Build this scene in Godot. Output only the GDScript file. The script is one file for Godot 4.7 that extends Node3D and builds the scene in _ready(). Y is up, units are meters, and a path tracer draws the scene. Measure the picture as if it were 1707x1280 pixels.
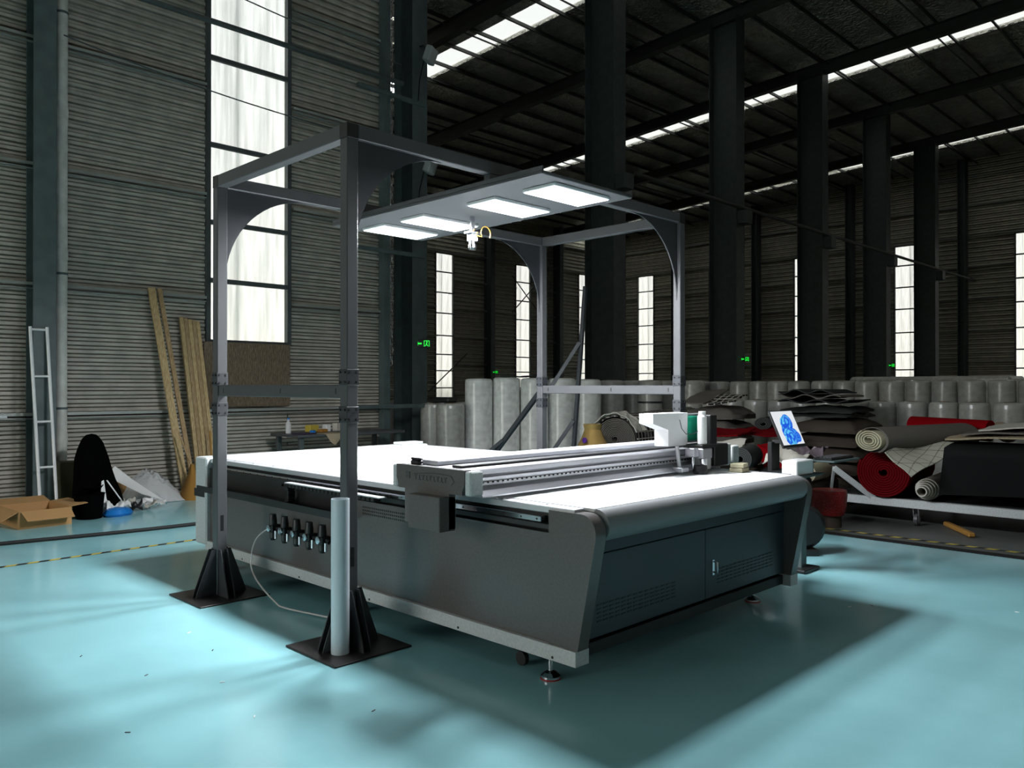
extends Node3D
# Factory hall with a flatbed cutting table under a light portal.
# Building axes: v runs along the hall (world +x), u across it (world -z), h is height.

class G:
	var v := PackedVector3Array()
	var n := PackedVector3Array()
	var t := PackedVector2Array()
	func tri(a: Vector3, b: Vector3, c: Vector3, na: Vector3, nb: Vector3, nc: Vector3, ta := Vector2.ZERO, tb := Vector2.ZERO, tc := Vector2.ZERO) -> void:
		var cr := (b - a).cross(c - a)
		if cr.length_squared() < 1e-18:
			return
		if cr.dot(na + nb + nc) > 0.0:
			v.append_array(PackedVector3Array([a, c, b]))
			n.append_array(PackedVector3Array([na, nc, nb]))
			t.append_array(PackedVector2Array([ta, tc, tb]))
		else:
			v.append_array(PackedVector3Array([a, b, c]))
			n.append_array(PackedVector3Array([na, nb, nc]))
			t.append_array(PackedVector2Array([ta, tb, tc]))
	func quad(a: Vector3, b: Vector3, c: Vector3, d: Vector3, nm: Vector3) -> void:
		tri(a, b, c, nm, nm, nm, Vector2(0, 1), Vector2(1, 1), Vector2(1, 0))
		tri(a, c, d, nm, nm, nm, Vector2(0, 1), Vector2(1, 0), Vector2(0, 0))
	func quadn(a: Vector3, b: Vector3, c: Vector3, d: Vector3, na: Vector3, nb: Vector3, nc: Vector3, nd: Vector3) -> void:
		tri(a, b, c, na, nb, nc, Vector2(0, 1), Vector2(1, 1), Vector2(1, 0))
		tri(a, c, d, na, nc, nd, Vector2(0, 1), Vector2(1, 0), Vector2(0, 0))
	# box from centre c, size s, with chamfered edges
	func box(c: Vector3, s: Vector3, ch := 0.0, bs := Basis()) -> void:
		var h := s * 0.5
		var k: float = minf(ch, minf(h.x, minf(h.y, h.z)) * 0.9)
		var ax := [Vector3.RIGHT, Vector3.UP, Vector3.BACK]
		for i in 3:
			var j := (i + 1) % 3
			var l := (i + 2) % 3
			for sg in [-1.0, 1.0]:
				var q := []
				for e in [[-1, -1], [1, -1], [1, 1], [-1, 1]]:
					var p := Vector3.ZERO
					p[i] = sg * h[i]
					p[j] = e[0] * (h[j] - k)
					p[l] = e[1] * (h[l] - k)
					q.append(c + bs * p)
				quad(q[0], q[1], q[2], q[3], bs * (ax[i] * sg))
			if k > 0.0:
				for sj in [-1.0, 1.0]:
					for sl in [-1.0, 1.0]:
						var q2 := []
						for e in [[-1, 0], [1, 0], [1, 1], [-1, 1]]:
							var p := Vector3.ZERO
							p[i] = e[0] * (h[i] - k)
							p[j] = sj * (h[j] - (k if e[1] == 1 else 0.0))
							p[l] = sl * (h[l] - (0.0 if e[1] == 1 else k))
							q2.append(c + bs * p)
						quad(q2[0], q2[1], q2[2], q2[3], bs * ((ax[j] * sj + ax[l] * sl).normalized()))
		if k > 0.0:
			for sx in [-1.0, 1.0]:
				for sy in [-1.0, 1.0]:
					for sz in [-1.0, 1.0]:
						var nn: Vector3 = bs * (Vector3(sx, sy, sz).normalized())
						tri(c + bs * Vector3(sx * h.x, sy * (h.y - k), sz * (h.z - k)), c + bs * Vector3(sx * (h.x - k), sy * h.y, sz * (h.z - k)), c + bs * Vector3(sx * (h.x - k), sy * (h.y - k), sz * h.z), nn, nn, nn)
	# box between two opposite corners given as (v, h, u)
	func cb(v0: float, h0: float, u0: float, v1: float, h1: float, u1: float, ch := 0.0) -> void:
		box(Vector3((v0 + v1) * 0.5, (h0 + h1) * 0.5, -(u0 + u1) * 0.5), Vector3(absf(v1 - v0), absf(h1 - h0), absf(u1 - u0)), ch)
	# square bar between two points
	func bar(a: Vector3, b: Vector3, w: float, d: float, up := Vector3.UP, ch := 0.0) -> void:
		var z := (b - a).normalized()
		var x := up.cross(z)
		if x.length() < 1e-4:
			x = Vector3.RIGHT
		x = x.normalized()
		var y := z.cross(x)
		box((a + b) * 0.5, Vector3(w, d, (b - a).length()), ch, Basis(x, y, z))
	# polygon (in ax, ay from o) pushed along az by depth
	func prism(poly: PackedVector2Array, o: Vector3, ax: Vector3, ay: Vector3, az: Vector3, depth: float, smooth := false) -> void:
		var idx := Geometry2D.triangulate_polygon(poly)
		for k in range(0, idx.size(), 3):
			var p := []
			for j in 3:
				p.append(o + ax * poly[idx[k + j]].x + ay * poly[idx[k + j]].y)
			tri(p[0], p[1], p[2], -az, -az, -az)
			tri(p[0] + az * depth, p[1] + az * depth, p[2] + az * depth, az, az, az)
		var m := poly.size()
		var area := 0.0
		for k in m:
			area += poly[k].cross(poly[(k + 1) % m])
		var sg := 1.0 if area > 0.0 else -1.0
		var en := []
		for k in m:
			var e: Vector2 = (poly[(k + 1) % m] - poly[k]).normalized()
			en.append(Vector2(e.y, -e.x) * sg)
		for k in m:
			var k2 := (k + 1) % m
			var n0: Vector2 = en[k]
			var n1: Vector2 = en[k]
			if smooth:
				var pr: Vector2 = en[(k + m - 1) % m]
				var nx: Vector2 = en[k2]
				if pr.dot(en[k]) > 0.6:
					n0 = (pr + en[k]).normalized()
				if nx.dot(en[k]) > 0.6:
					n1 = (nx + en[k]).normalized()
			var a := o + ax * poly[k].x + ay * poly[k].y
			var b := o + ax * poly[k2].x + ay * poly[k2].y
			var v0 := ax * n0.x + ay * n0.y
			var v1 := ax * n1.x + ay * n1.y
			quadn(a, b, b + az * depth, a + az * depth, v0, v1, v1, v0)
	func tube(pts: PackedVector3Array, r: float, seg := 10, caps := true, radii := PackedFloat32Array()) -> void:
		var m := pts.size()
		var fx := Vector3.ZERO
		var rings := []
		var norms := []
		for k in m:
			var d: Vector3 = (pts[mini(k + 1, m - 1)] - pts[maxi(k - 1, 0)]).normalized()
			if fx == Vector3.ZERO:
				fx = d.cross(Vector3.UP if absf(d.y) < 0.9 else Vector3.RIGHT).normalized()
			else:
				fx = (fx - d * fx.dot(d)).normalized()
			var fy := d.cross(fx)
			var ring := []
			var nr := []
			var rr: float = radii[k] if radii.size() > k else r
			for j in seg:
				var a := TAU * j / seg
				var q := fx * cos(a) + fy * sin(a)
				nr.append(q)
				ring.append(pts[k] + q * rr)
			rings.append(ring)
			norms.append(nr)
		for k in m - 1:
			for j in seg:
				var j2 := (j + 1) % seg
				quadn(rings[k][j], rings[k][j2], rings[k + 1][j2], rings[k + 1][j], norms[k][j], norms[k][j2], norms[k + 1][j2], norms[k + 1][j])
		if caps:
			for e in [0, m - 1]:
				var dn: Vector3 = (pts[0] - pts[1]).normalized() if e == 0 else (pts[m - 1] - pts[m - 2]).normalized()
				for j in seg:
					tri(pts[e], rings[e][j], rings[e][(j + 1) % seg], dn, dn, dn)
	# profile of (radius, height) turned round the y axis of xf; wob is a small radial waviness
	func lathe(prof: Array, seg: int, xf := Transform3D(), wob := 0.0, sd := 0.0) -> void:
		for k in prof.size() - 1:
			var p: Vector2 = prof[k]
			var q: Vector2 = prof[k + 1]
			var e := q - p
			if e.length() < 1e-6:
				continue
			var pn := Vector2(e.y, -e.x).normalized()
			for j in seg:
				var c := []
				var nn := []
				for jj in [j, j + 1]:
					var a: float = TAU * jj / seg
					var w := 1.0 + wob * (sin(a * 3.0 + sd) + 0.6 * sin(a * 7.0 + sd * 2.3))
					var dr := Vector3(cos(a), 0, sin(a))
					c.append(xf * (dr * p.x * w + Vector3.UP * p.y))
					c.append(xf * (dr * q.x * w + Vector3.UP * q.y))
					nn.append((xf.basis * (dr * pn.x + Vector3.UP * pn.y)).normalized())
				quadn(c[0], c[2], c[3], c[1], nn[0], nn[1], nn[1], nn[0])
	# sheet from rows of points, with thickness
	func sheet(rows: Array, th: float) -> void:
		var a := rows.size()
		var b: int = rows[0].size()
		var nr := []
		for i in a:
			var r := []
			for j in b:
				var dx: Vector3 = rows[i][mini(j + 1, b - 1)] - rows[i][maxi(j - 1, 0)]
				var dy: Vector3 = rows[mini(i + 1, a - 1)][j] - rows[maxi(i - 1, 0)][j]
				r.append(dx.cross(dy).normalized())
			nr.append(r)
		for i in a - 1:
			for j in b - 1:
				var q := [[i, j], [i, j + 1], [i + 1, j + 1], [i + 1, j]]
				var p := []
				var m := []
				for e in q:
					p.append(rows[e[0]][e[1]])
					m.append(nr[e[0]][e[1]])
				quadn(p[0] + m[0] * th, p[1] + m[1] * th, p[2] + m[2] * th, p[3] + m[3] * th, m[0], m[1], m[2], m[3])
				quadn(p[0], p[1], p[2], p[3], -m[0], -m[1], -m[2], -m[3])
		var rim := []
		for j in b: rim.append([0, j])
		for i in range(1, a): rim.append([i, b - 1])
		for j in range(b - 2, -1, -1): rim.append([a - 1, j])
		for i in range(a - 2, 0, -1): rim.append([i, 0])
		var mid := Vector3.ZERO
		for e in rim: mid += rows[e[0]][e[1]]
		mid /= rim.size()
		for k in rim.size():
			var e: Array = rim[k]
			var f: Array = rim[(k + 1) % rim.size()]
			var p0: Vector3 = rows[e[0]][e[1]]
			var p1: Vector3 = rows[f[0]][f[1]]
			var m0: Vector3 = nr[e[0]][e[1]]
			var m1: Vector3 = nr[f[0]][f[1]]
			var on := (p1 - p0).cross(m0).normalized()
			if on.dot((p0 + p1) * 0.5 - mid) < 0.0:
				on = -on
			quad(p0, p1, p1 + m1 * th, p0 + m0 * th, on)
	# a sheet wound into a spiral: axis from o along d, radii r0..r1, squashed by sq vertically
	func spiral(o: Vector3, d: Vector3, length: float, r0: float, r1: float, turns: float, th: float, start := 0.0, sq := 1.0, seg := 22, tele := 0.0) -> void:
		var z := d.normalized()
		var x := Vector3.UP.cross(z).normalized()
		var y := z.cross(x)
		var m := int(turns * seg)
		var inn := []
		var out := []
		var nn := []
		for k in m + 1:
			var a := start + TAU * k / seg
			var r: float = lerpf(r0, r1, float(k) / m)
			var q := x * cos(a) + y * sin(a) * sq
			nn.append((x * cos(a) * sq + y * sin(a)).normalized())
			var sh := z * tele * float(k) / m
			inn.append(o + sh + q * (r - th * 0.5))
			out.append(o + sh + q * (r + th * 0.5))
		for k in m:
			quadn(out[k], out[k + 1], out[k + 1] + z * length, out[k] + z * length, nn[k], nn[k + 1], nn[k + 1], nn[k])
			quadn(inn[k], inn[k + 1], inn[k + 1] + z * length, inn[k] + z * length, -nn[k], -nn[k + 1], -nn[k + 1], -nn[k])
			quad(inn[k], inn[k + 1], out[k + 1], out[k], -z)
			quad(inn[k] + z * length, inn[k + 1] + z * length, out[k + 1] + z * length, out[k] + z * length, z)
		for k in [0, m]:
			quad(inn[k], out[k], out[k] + z * length, inn[k] + z * length, x if k == 0 else -x)
	func mesh(off: Vector3, m: Material) -> ArrayMesh:
		var vv := PackedVector3Array(v)
		for k in vv.size():
			vv[k] -= off
		var a := []
		a.resize(Mesh.ARRAY_MAX)
		a[Mesh.ARRAY_VERTEX] = vv
		a[Mesh.ARRAY_NORMAL] = n
		a[Mesh.ARRAY_TEX_UV] = t
		var am := ArrayMesh.new()
		am.add_surface_from_arrays(Mesh.PRIMITIVE_TRIANGLES, a)
		am.surface_set_material(0, m)
		return am

var org := {}
var used := {}
var rng := RandomNumberGenerator.new()
var M := {}

func V(v: float, h: float, u: float) -> Vector3:
	return Vector3(v, h, -u)

func numbered(nm: String) -> String:
	var k: int = used.get(nm, 0)
	used[nm] = k + 1
	return nm if k == 0 else "%s_%03d" % [nm, k]

func tag(o: Node, label: String, cat: String, group := "") -> void:
	o.set_meta("label", label)
	o.set_meta("category", cat)
	if group != "":
		o.set_meta("group", group)

func thing(nm: String, label: String, cat: String, at: Vector3, group := "") -> Node3D:
	var o := Node3D.new()
	o.name = numbered(nm)
	add_child(o)
	o.position = at
	org[o] = at
	tag(o, label, cat, group)
	return o

func setting(nm: String, at := Vector3.ZERO) -> Node3D:
	var o := Node3D.new()
	o.name = nm
	add_child(o)
	o.position = at
	org[o] = at
	o.set_meta("kind", "structure")
	return o

func part(p: Node3D, nm: String, g: G, m: Material) -> MeshInstance3D:
	var o := MeshInstance3D.new()
	o.name = nm
	o.mesh = g.mesh(org[p], m)
	p.add_child(o, true)
	org[o] = org[p]
	if nm in SMALL:
		o.set_meta("kind", "stuff")
	return o

# pieces of a few pixels each, joined into one part
const SMALL := ["bolts", "slot", "screws", "bolt_holes", "vents", "side_vents", "scale_marks", "keys", "raised_lettering", "yellow_stripes", "black_stripes", "lit_symbol"]

func solo(nm: String, label: String, cat: String, g: G, m: Material, at: Vector3, group := "") -> MeshInstance3D:
	var o := MeshInstance3D.new()
	o.name = numbered(nm)
	o.mesh = g.mesh(at, m)
	add_child(o)
	o.position = at
	org[o] = at
	tag(o, label, cat, group)
	return o

func copy(src: Node3D, at: Vector3, label: String, group: String, turn := 0.0) -> Node3D:
	var o: Node3D = src.duplicate()
	var base := String(src.name)
	if base.length() > 4 and base[base.length() - 4] == "_" and base.right(3).is_valid_int():
		base = base.left(base.length() - 4)
	o.name = numbered(base)
	add_child(o)
	o.position = at
	o.rotation.y = turn
	o.set_meta("label", label)
	o.set_meta("group", group)
	org[o] = at
	return o

# ---------- materials
func noise_img(sd: int, freq: float, a: Color, b: Color, size := 512, octaves := 4, sx := 1.0) -> ImageTexture:
	var f := FastNoiseLite.new()
	f.seed = sd
	f.frequency = freq
	f.fractal_octaves = octaves
	var src := f.get_seamless_image(size, size)
	var im := Image.create(size, size, true, Image.FORMAT_RGB8)
	for y in size:
		for x in size:
			var g := src.get_pixel(int(x * sx) % size, y).r
			im.set_pixel(x, y, a.lerp(b, clampf((g - 0.25) * 2.0, 0.0, 1.0)))
	im.generate_mipmaps()
	return ImageTexture.create_from_image(im)

func mat(c: Color, rough: float, metal := 0.0, spec := 0.5) -> StandardMaterial3D:
	var m := StandardMaterial3D.new()
	m.albedo_color = c
	m.roughness = rough
	m.metallic = metal
	m.metallic_specular = spec
	return m

func tex(m: StandardMaterial3D, t: Texture2D, scale: float, world := true) -> StandardMaterial3D:
	m.albedo_texture = t
	m.uv1_triplanar = true
	m.uv1_world_triplanar = world
	m.uv1_scale = Vector3.ONE * scale
	return m

func bump(m: StandardMaterial3D, t: Texture2D, cm: float) -> StandardMaterial3D:
	m.heightmap_enabled = true
	m.heightmap_texture = t
	m.heightmap_scale = cm
	return m

func C8(r: int, g: int, b: int) -> Color:
	return Color(r / 255.0, g / 255.0, b / 255.0)

func materials() -> void:
	var grey := noise_img(3, 0.01, Color(0.9, 0.9, 0.9), Color(1, 1, 1))
	var fine := noise_img(5, 0.09, Color(0.93, 0.93, 0.93), Color(1, 1, 1))
	var blot := noise_img(8, 0.008, Color(0.955, 0.96, 0.96), Color(1, 1, 1), 512, 5)
	var felt := noise_img(11, 0.2, Color(0.6, 0.6, 0.6), Color(1, 1, 1), 512, 3)
	var wood := noise_img(17, 0.03, Color(0.72, 0.66, 0.56), Color(1, 1, 1), 512, 4, 1.0)
	var crinkle := noise_img(23, 0.035, Color(0, 0, 0), Color(1, 1, 1), 512, 4)
	M.crinkle = crinkle
	M.floor = tex(mat(C8(148, 203, 210), 0.2, 0.0, 0.5), blot, 0.22)
	M.floor.roughness_texture = noise_img(31, 0.01, Color(0.7, 0.7, 0.7), Color(1, 1, 1), 512, 5)
	M.floor_dark = tex(mat(C8(88, 90, 88), 0.45), blot, 0.3)
	M.wall = tex(mat(C8(190, 184, 172), 0.5, 0.0, 0.5), grey, 0.5)
	M.wall_far = tex(mat(C8(184, 182, 164), 0.6), grey, 0.3)
	M.girt = mat(C8(160, 164, 158), 0.45, 0.3)
	M.steel_dark = tex(mat(C8(74, 82, 82), 0.5, 0.1), grey, 0.6)
	M.steel_green = tex(mat(C8(84, 98, 98), 0.5), grey, 0.6)
	M.roof = bump(tex(mat(C8(214, 212, 204), 0.3, 0.9), grey, 0.35), crinkle, 14.0)
	M.purlin = mat(C8(70, 72, 70), 0.55, 0.2)
	M.frame = tex(mat(C8(74, 75, 77), 0.45, 0.0), fine, 2.0)
	M.frame_plate = tex(mat(C8(48, 50, 54), 0.5, 0.0), fine, 2.0)
	M.base_plate = tex(mat(C8(62, 58, 58), 0.42, 0.5), grey, 2.0)
	M.tray = tex(mat(C8(86, 88, 90), 0.45, 0.2), fine, 1.5)
	M.machine = tex(mat(C8(94, 90, 88), 0.28, 0.0, 0.5), fine, 1.0)
	M.machine_navy = tex(mat(C8(44, 54, 62), 0.35), fine, 1.0)
	M.black = mat(C8(22, 23, 24), 0.45)
	M.black_soft = tex(mat(C8(9, 9, 10), 0.95, 0.0, 0.1), felt, 2.0)
	M.rubber = mat(C8(18, 18, 18), 0.7)
	M.lightgrey = tex(mat(C8(196, 200, 200), 0.4), fine, 1.0)
	M.belt = tex(mat(C8(236, 238, 238), 0.7, 0.0, 0.3), felt, 6.0)
	M.belt.albedo_texture = noise_img(41, 0.2, Color(0.94, 0.94, 0.94), Color(1, 1, 1), 256, 3)
	M.roller = mat(C8(128, 130, 132), 0.55)
	M.alu = mat(C8(200, 200, 206), 0.3, 0.8)
	M.alu_soft = mat(C8(190, 192, 196), 0.42, 0.6)
	M.chrome = mat(C8(215, 215, 220), 0.16, 1.0)
	M.white = mat(C8(238, 238, 238), 0.4)
	M.green = mat(C8(26, 150, 118), 0.4)
	M.red = mat(C8(150, 26, 30), 0.5)
	M.pvc = mat(C8(196, 206, 212), 0.32)
	M.pvc_grey = tex(mat(C8(226, 224, 216), 0.42), grey, 0.8)
	M.wrap = tex(mat(C8(240, 243, 240), 0.22, 0.0, 0.6), grey, 1.2)
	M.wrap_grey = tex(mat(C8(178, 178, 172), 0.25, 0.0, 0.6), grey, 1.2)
	M.core = mat(C8(120, 96, 70), 0.8)
	M.pine = tex(mat(C8(222, 196, 150), 0.6), wood, 2.5)
	M.pine_old = tex(mat(C8(196, 168, 130), 0.7), wood, 2.5)
	for w in [M.pine, M.pine_old]:
		w.uv1_scale = Vector3(9.0, 0.5, 9.0)
	M.cardboard = tex(mat(C8(184, 142, 92), 0.8), fine, 1.5)
	M.cardboard_in = tex(mat(C8(150, 112, 70), 0.85), fine, 1.5)
	M.straw = tex(mat(C8(196, 142, 60), 0.85), felt, 5.0)
	M.kraft = tex(mat(C8(206, 168, 96), 0.8), felt, 2.0)
	M.felt = tex(mat(C8(128, 122, 116), 0.95, 0.0, 0.1), felt, 3.0)
	M.felt_dark = tex(mat(C8(74, 74, 74), 0.95, 0.0, 0.1), felt, 3.0)
	M.felt_brown = tex(mat(C8(104, 94, 86), 0.95, 0.0, 0.1), felt, 3.0)
	M.felt_red = tex(mat(C8(116, 18, 24), 0.95, 0.0, 0.1), felt, 3.0)
	M.felt_crimson = tex(mat(C8(158, 14, 24), 0.9, 0.0, 0.1), felt, 3.0)
	M.cream = tex(mat(C8(214, 206, 176), 0.95, 0.0, 0.1), felt, 4.0)
	M.beige = tex(mat(C8(196, 178, 150), 0.9, 0.0, 0.1), felt, 3.0)
	M.charcoal = tex(mat(C8(40, 40, 40), 0.9, 0.0, 0.1), felt, 3.0)
	M.fabric_pale = tex(mat(C8(236, 231, 218), 0.8, 0.0, 0.2), felt, 2.0)
	M.film = mat(C8(226, 228, 226), 0.25, 0.0, 0.6)
	M.film.transparency = BaseMaterial3D.TRANSPARENCY_ALPHA
	M.film.albedo_color = Color(0.9, 0.9, 0.9, 0.55)
	M.paper = mat(C8(228, 228, 226), 0.7)
	M.blue = mat(C8(30, 120, 200), 0.4)
	M.brown_board = bump(tex(mat(C8(128, 108, 84), 0.45, 0.0, 0.6), wood, 1.0), crinkle, 1.5)
	M.brown_board.uv1_scale = Vector3(3.0, 0.5, 3.0)
	M.brown_board.clearcoat_enabled = true
	M.brown_board.clearcoat = 0.5
	M.brown_board.clearcoat_roughness = 0.25
	M.tape_yellow = mat(C8(196, 176, 70), 0.6)
	M.brass = mat(C8(190, 150, 70), 0.4, 0.8)
	# translucent roof and wall sheeting
	var im := Image.create(256, 64, true, Image.FORMAT_RGBA8)
	var fn := FastNoiseLite.new()
	fn.seed = 77
	fn.frequency = 0.02
	for x in 256:
		for y in 64:
			var s := fn.get_noise_2d(x * 2.2, y * 0.25) * 0.06
			var c := Color(0.95 + s, 0.94 + s, 0.86 + s)
			var teal := exp(-pow((x - 96.0) / 8.0, 2.0)) * 0.3 + exp(-pow((x - 70.0) / 14.0, 2.0)) * 0.12
			c = c.lerp(Color(0.68, 0.8, 0.76), teal)
			c.a = 0.84 + teal * 0.2 + fn.get_noise_2d(x * 3.0 + 400.0, y * 0.5) * 0.06
			im.set_pixel(x, y, c)
	im.generate_mipmaps()
	M.pane = mat(Color.WHITE, 0.25)
	M.pane.transparency = BaseMaterial3D.TRANSPARENCY_ALPHA
	M.pane.albedo_texture = ImageTexture.create_from_image(im)
	M.skylight = mat(Color(0.96, 0.95, 0.88, 0.82), 0.3)
	M.skylight.transparency = BaseMaterial3D.TRANSPARENCY_ALPHA
	# printed grid on net sheeting: pale lines on dark, and dark lines on pale
	M.net = tex(mat(Color.WHITE, 0.85, 0.0, 0.1), grid_tex(C8(40, 38, 38), C8(206, 200, 190), 10), 10.0, false)
	M.plaid = tex(mat(Color.WHITE, 0.9, 0.0, 0.1), grid_tex(C8(168, 166, 152), C8(44, 44, 42), 3), 8.0, false)

func grid_tex(a: Color, b: Color, w: int) -> ImageTexture:
	var im := Image.create(128, 128, true, Image.FORMAT_RGB8)
	im.fill(a)
	im.fill_rect(Rect2i(0, 0, w * 2, 128), b)
	im.fill_rect(Rect2i(0, 0, 128, w * 2), b)
	im.generate_mipmaps()
	return ImageTexture.create_from_image(im)

# ---------- light and camera
const LED_ENERGY := 12.0
func view_and_light() -> void:
	var cam := Camera3D.new()
	cam.name = "camera"
	add_child(cam)
	cam.fov = rad_to_deg(2.0 * atan(640.0 / 1345.0))
	cam.position = Vector3(0, 1.6, 0)
	var th := atan((2190.0 - 853.5) / 1345.0)
	cam.rotation = Vector3(atan(5.0 / 1345.0), -(PI / 2 - th), 0)
	cam.near = 0.05
	cam.far = 300.0
	cam.current = true
	var sky := ProceduralSkyMaterial.new()
	sky.sky_top_color = C8(226, 230, 228)
	sky.sky_horizon_color = C8(244, 243, 232)
	sky.ground_horizon_color = C8(200, 200, 188)
	sky.ground_bottom_color = C8(120, 124, 110)
	var s := Sky.new()
	s.sky_material = sky
	var e := Environment.new()
	e.background_mode = Environment.BG_SKY
	e.sky = s
	e.background_energy_multiplier = 6.6
	e.ambient_light_source = Environment.AMBIENT_SOURCE_DISABLED
	e.tonemap_mode = Environment.TONE_MAPPER_LINEAR
	e.tonemap_exposure = 1.0
	e.sdfgi_enabled = true
	e.ssao_enabled = true
	e.ssil_enabled = true
	var we := WorldEnvironment.new()
	we.name = "surroundings"
	we.environment = e
	add_child(we)

# ---------- building shell
const UW := 12.1
const UF := 36.0
const VF := 46.9
const VB := -12.0
const UR := -14.0
func roof_h(u: float) -> float:
	return 14.15 - 0.05 * absf(u)

# horizontally ribbed cladding: from a to b (plan points v,u), heights h0..h1, n points into the hall
func ribbed(g: G, a: Vector2, b: Vector2, h0: float, h1: float, n: Vector2, pitch: float, deep: float) -> void:
	var k0 := int(floor(h0 / pitch))
	var hs := [[h0, 0.0]]
	for k in range(k0, int(ceil(h1 / pitch)) + 1):
		for e in [[0.0, 0.0], [0.38, 0.0], [0.55, 1.0], [0.83, 1.0]]:
			var hh: float = (k + e[0]) * pitch
			if hh > h0 + 0.001 and hh < h1 - 0.001:
				hs.append([hh, e[1]])
	hs.append([h1, 0.0])
	var nn := V(n.x, 0, n.y)
	var pa := V(a.x, 0, a.y)
	var pb := V(b.x, 0, b.y)
	for k in hs.size() - 1:
		var y0: float = hs[k][0]
		var y1: float = hs[k + 1][0]
		var d0: float = hs[k][1] * deep
		var d1: float = hs[k + 1][1] * deep
		var fn := (nn * (y1 - y0) + Vector3.UP * (d0 - d1)).normalized()
		quad4(g, pa + Vector3.UP * y0 - nn * d0, pb + Vector3.UP * y0 - nn * d0, pb + Vector3.UP * y1 - nn * d1, pa + Vector3.UP * y1 - nn * d1, fn)
	var bk := nn * -0.12
	quad4(g, pa + bk + Vector3.UP * h0, pb + bk + Vector3.UP * h0, pb + bk + Vector3.UP * h1, pa + bk + Vector3.UP * h1, -nn)
	quad4(g, pa + Vector3.UP * h1, pb + Vector3.UP * h1, pb + bk + Vector3.UP * h1, pa + bk + Vector3.UP * h1, Vector3.UP)
	quad4(g, pa + Vector3.UP * h0, pb + Vector3.UP * h0, pb + bk + Vector3.UP * h0, pa + bk + Vector3.UP * h0, Vector3.DOWN)
	var al := (pb - pa).normalized()
	quad4(g, pa + Vector3.UP * h0, pa + bk + Vector3.UP * h0, pa + bk + Vector3.UP * h1, pa + Vector3.UP * h1, -al)
	quad4(g, pb + Vector3.UP * h0, pb + bk + Vector3.UP * h0, pb + bk + Vector3.UP * h1, pb + Vector3.UP * h1, al)

func quad4(g: G, a: Vector3, b: Vector3, c: Vector3, d: Vector3, n: Vector3) -> void:
	g.quad(a, b, c, d, n)

var win_no := 0
# wall along plan line p + dir*s, s from s0 to s1; wins = [[s0, s1, h0, h1, bars]]
func wall(nm: String, p: Vector2, dir: Vector2, n: Vector2, s0: float, s1: float, top: float, wins: Array, m: Material, pitch: float, deep: float, girts: Array, girt_w := 0.09) -> Node3D:
	var w := setting(nm, V(p.x + dir.x * s0, 0, p.y + dir.y * s0))
	var at := s0
	for q in wins:
		var g := G.new()
		ribbed(g, p + dir * at, p + dir * q[0], 0, top, n, pitch, deep)
		part(w, "cladding", g, m)
		g = G.new()
		if q[2] > 0.0:
			ribbed(g, p + dir * q[0], p + dir * q[1], 0, q[2], n, pitch, deep)
		if q[3] < top:
			ribbed(g, p + dir * q[0], p + dir * q[1], q[3], top, n, pitch, deep)
		part(w, "cladding", g, m)
		at = q[1]
		if q[2] > 0.0:
			window(p + dir * q[0], p + dir * q[1], n, q[2], minf(q[3], top), q[4])
		else:
			doorway(p + dir * q[0], p + dir * q[1], n, q[3])
	var g2 := G.new()
	ribbed(g2, p + dir * at, p + dir * s1, 0, top, n, pitch, deep)
	part(w, "cladding", g2, m)
	for h in girts:
		# channel girts stop at the windows
		var segs := []
		var a := s0
		for q in wins:
			if h > q[2] - 0.1 and h < q[3]:
				segs.append([a, q[0] - 0.05])
				a = q[1] + 0.05
		segs.append([a, s1])
		for sg in segs:
			if sg[1] - sg[0] < 0.1:
				continue
			var g := G.new()
			var c0: Vector2 = p + dir * sg[0] + n * (girt_w * 0.5 + 0.004)
			var c1: Vector2 = p + dir * sg[1] + n * (girt_w * 0.5 + 0.004)
			g.bar(V(c0.x, h, c0.y), V(c1.x, h, c1.y), girt_w, 0.018)
			g.bar(V(c0.x, h - 0.07, c0.y), V(c1.x, h - 0.07, c1.y), girt_w * 0.7, 0.012)
			var d := n * girt_w * 0.45
			g.bar(V(c0.x + d.x, h - 0.012, c0.y + d.y), V(c1.x + d.x, h - 0.012, c1.y + d.y), 0.01, 0.04)
			part(w, "girt", g, M.girt)
	return w

func window(a: Vector2, b: Vector2, n: Vector2, h0: float, h1: float, bars: Array) -> void:
	win_no += 1
	var w := setting("window_%d" % win_no, V((a.x + b.x) * 0.5, h0, (a.y + b.y) * 0.5))
	var dir := (b - a).normalized()
	var g := G.new()
	for e in [a, b]:
		g.bar(V(e.x, h0, e.y), V(e.x, h1, e.y), 0.07, 0.1, V(n.x, 0, n.y))
	g.bar(V(a.x, h0, a.y), V(b.x, h0, b.y), 0.1, 0.07)
	g.bar(V(a.x, h1, a.y), V(b.x, h1, b.y), 0.1, 0.07)
	part(w, "window_frame", g, M.steel_dark)
	var hs := [h0]
	for h in bars:
		if h > h0 + 0.1 and h < h1 - 0.1:
			hs.append(h)
			var gb := G.new()
			var i := n * 0.02
			gb.bar(V(a.x + i.x, h, a.y + i.y), V(b.x + i.x, h, b.y + i.y), 0.06, 0.07)
			part(w, "bar", gb, M.steel_dark)
	hs.append(h1)
	var o := n * -0.06
	for k in hs.size() - 1:
		var gp := G.new()
		gp.quad(V(a.x + o.x, hs[k], a.y + o.y), V(b.x + o.x, hs[k], b.y + o.y), V(b.x + o.x, hs[k + 1], b.y + o.y), V(a.x + o.x, hs[k + 1], a.y + o.y), V(n.x, 0, n.y))
		part(w, "pane", gp, M.pane)

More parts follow.
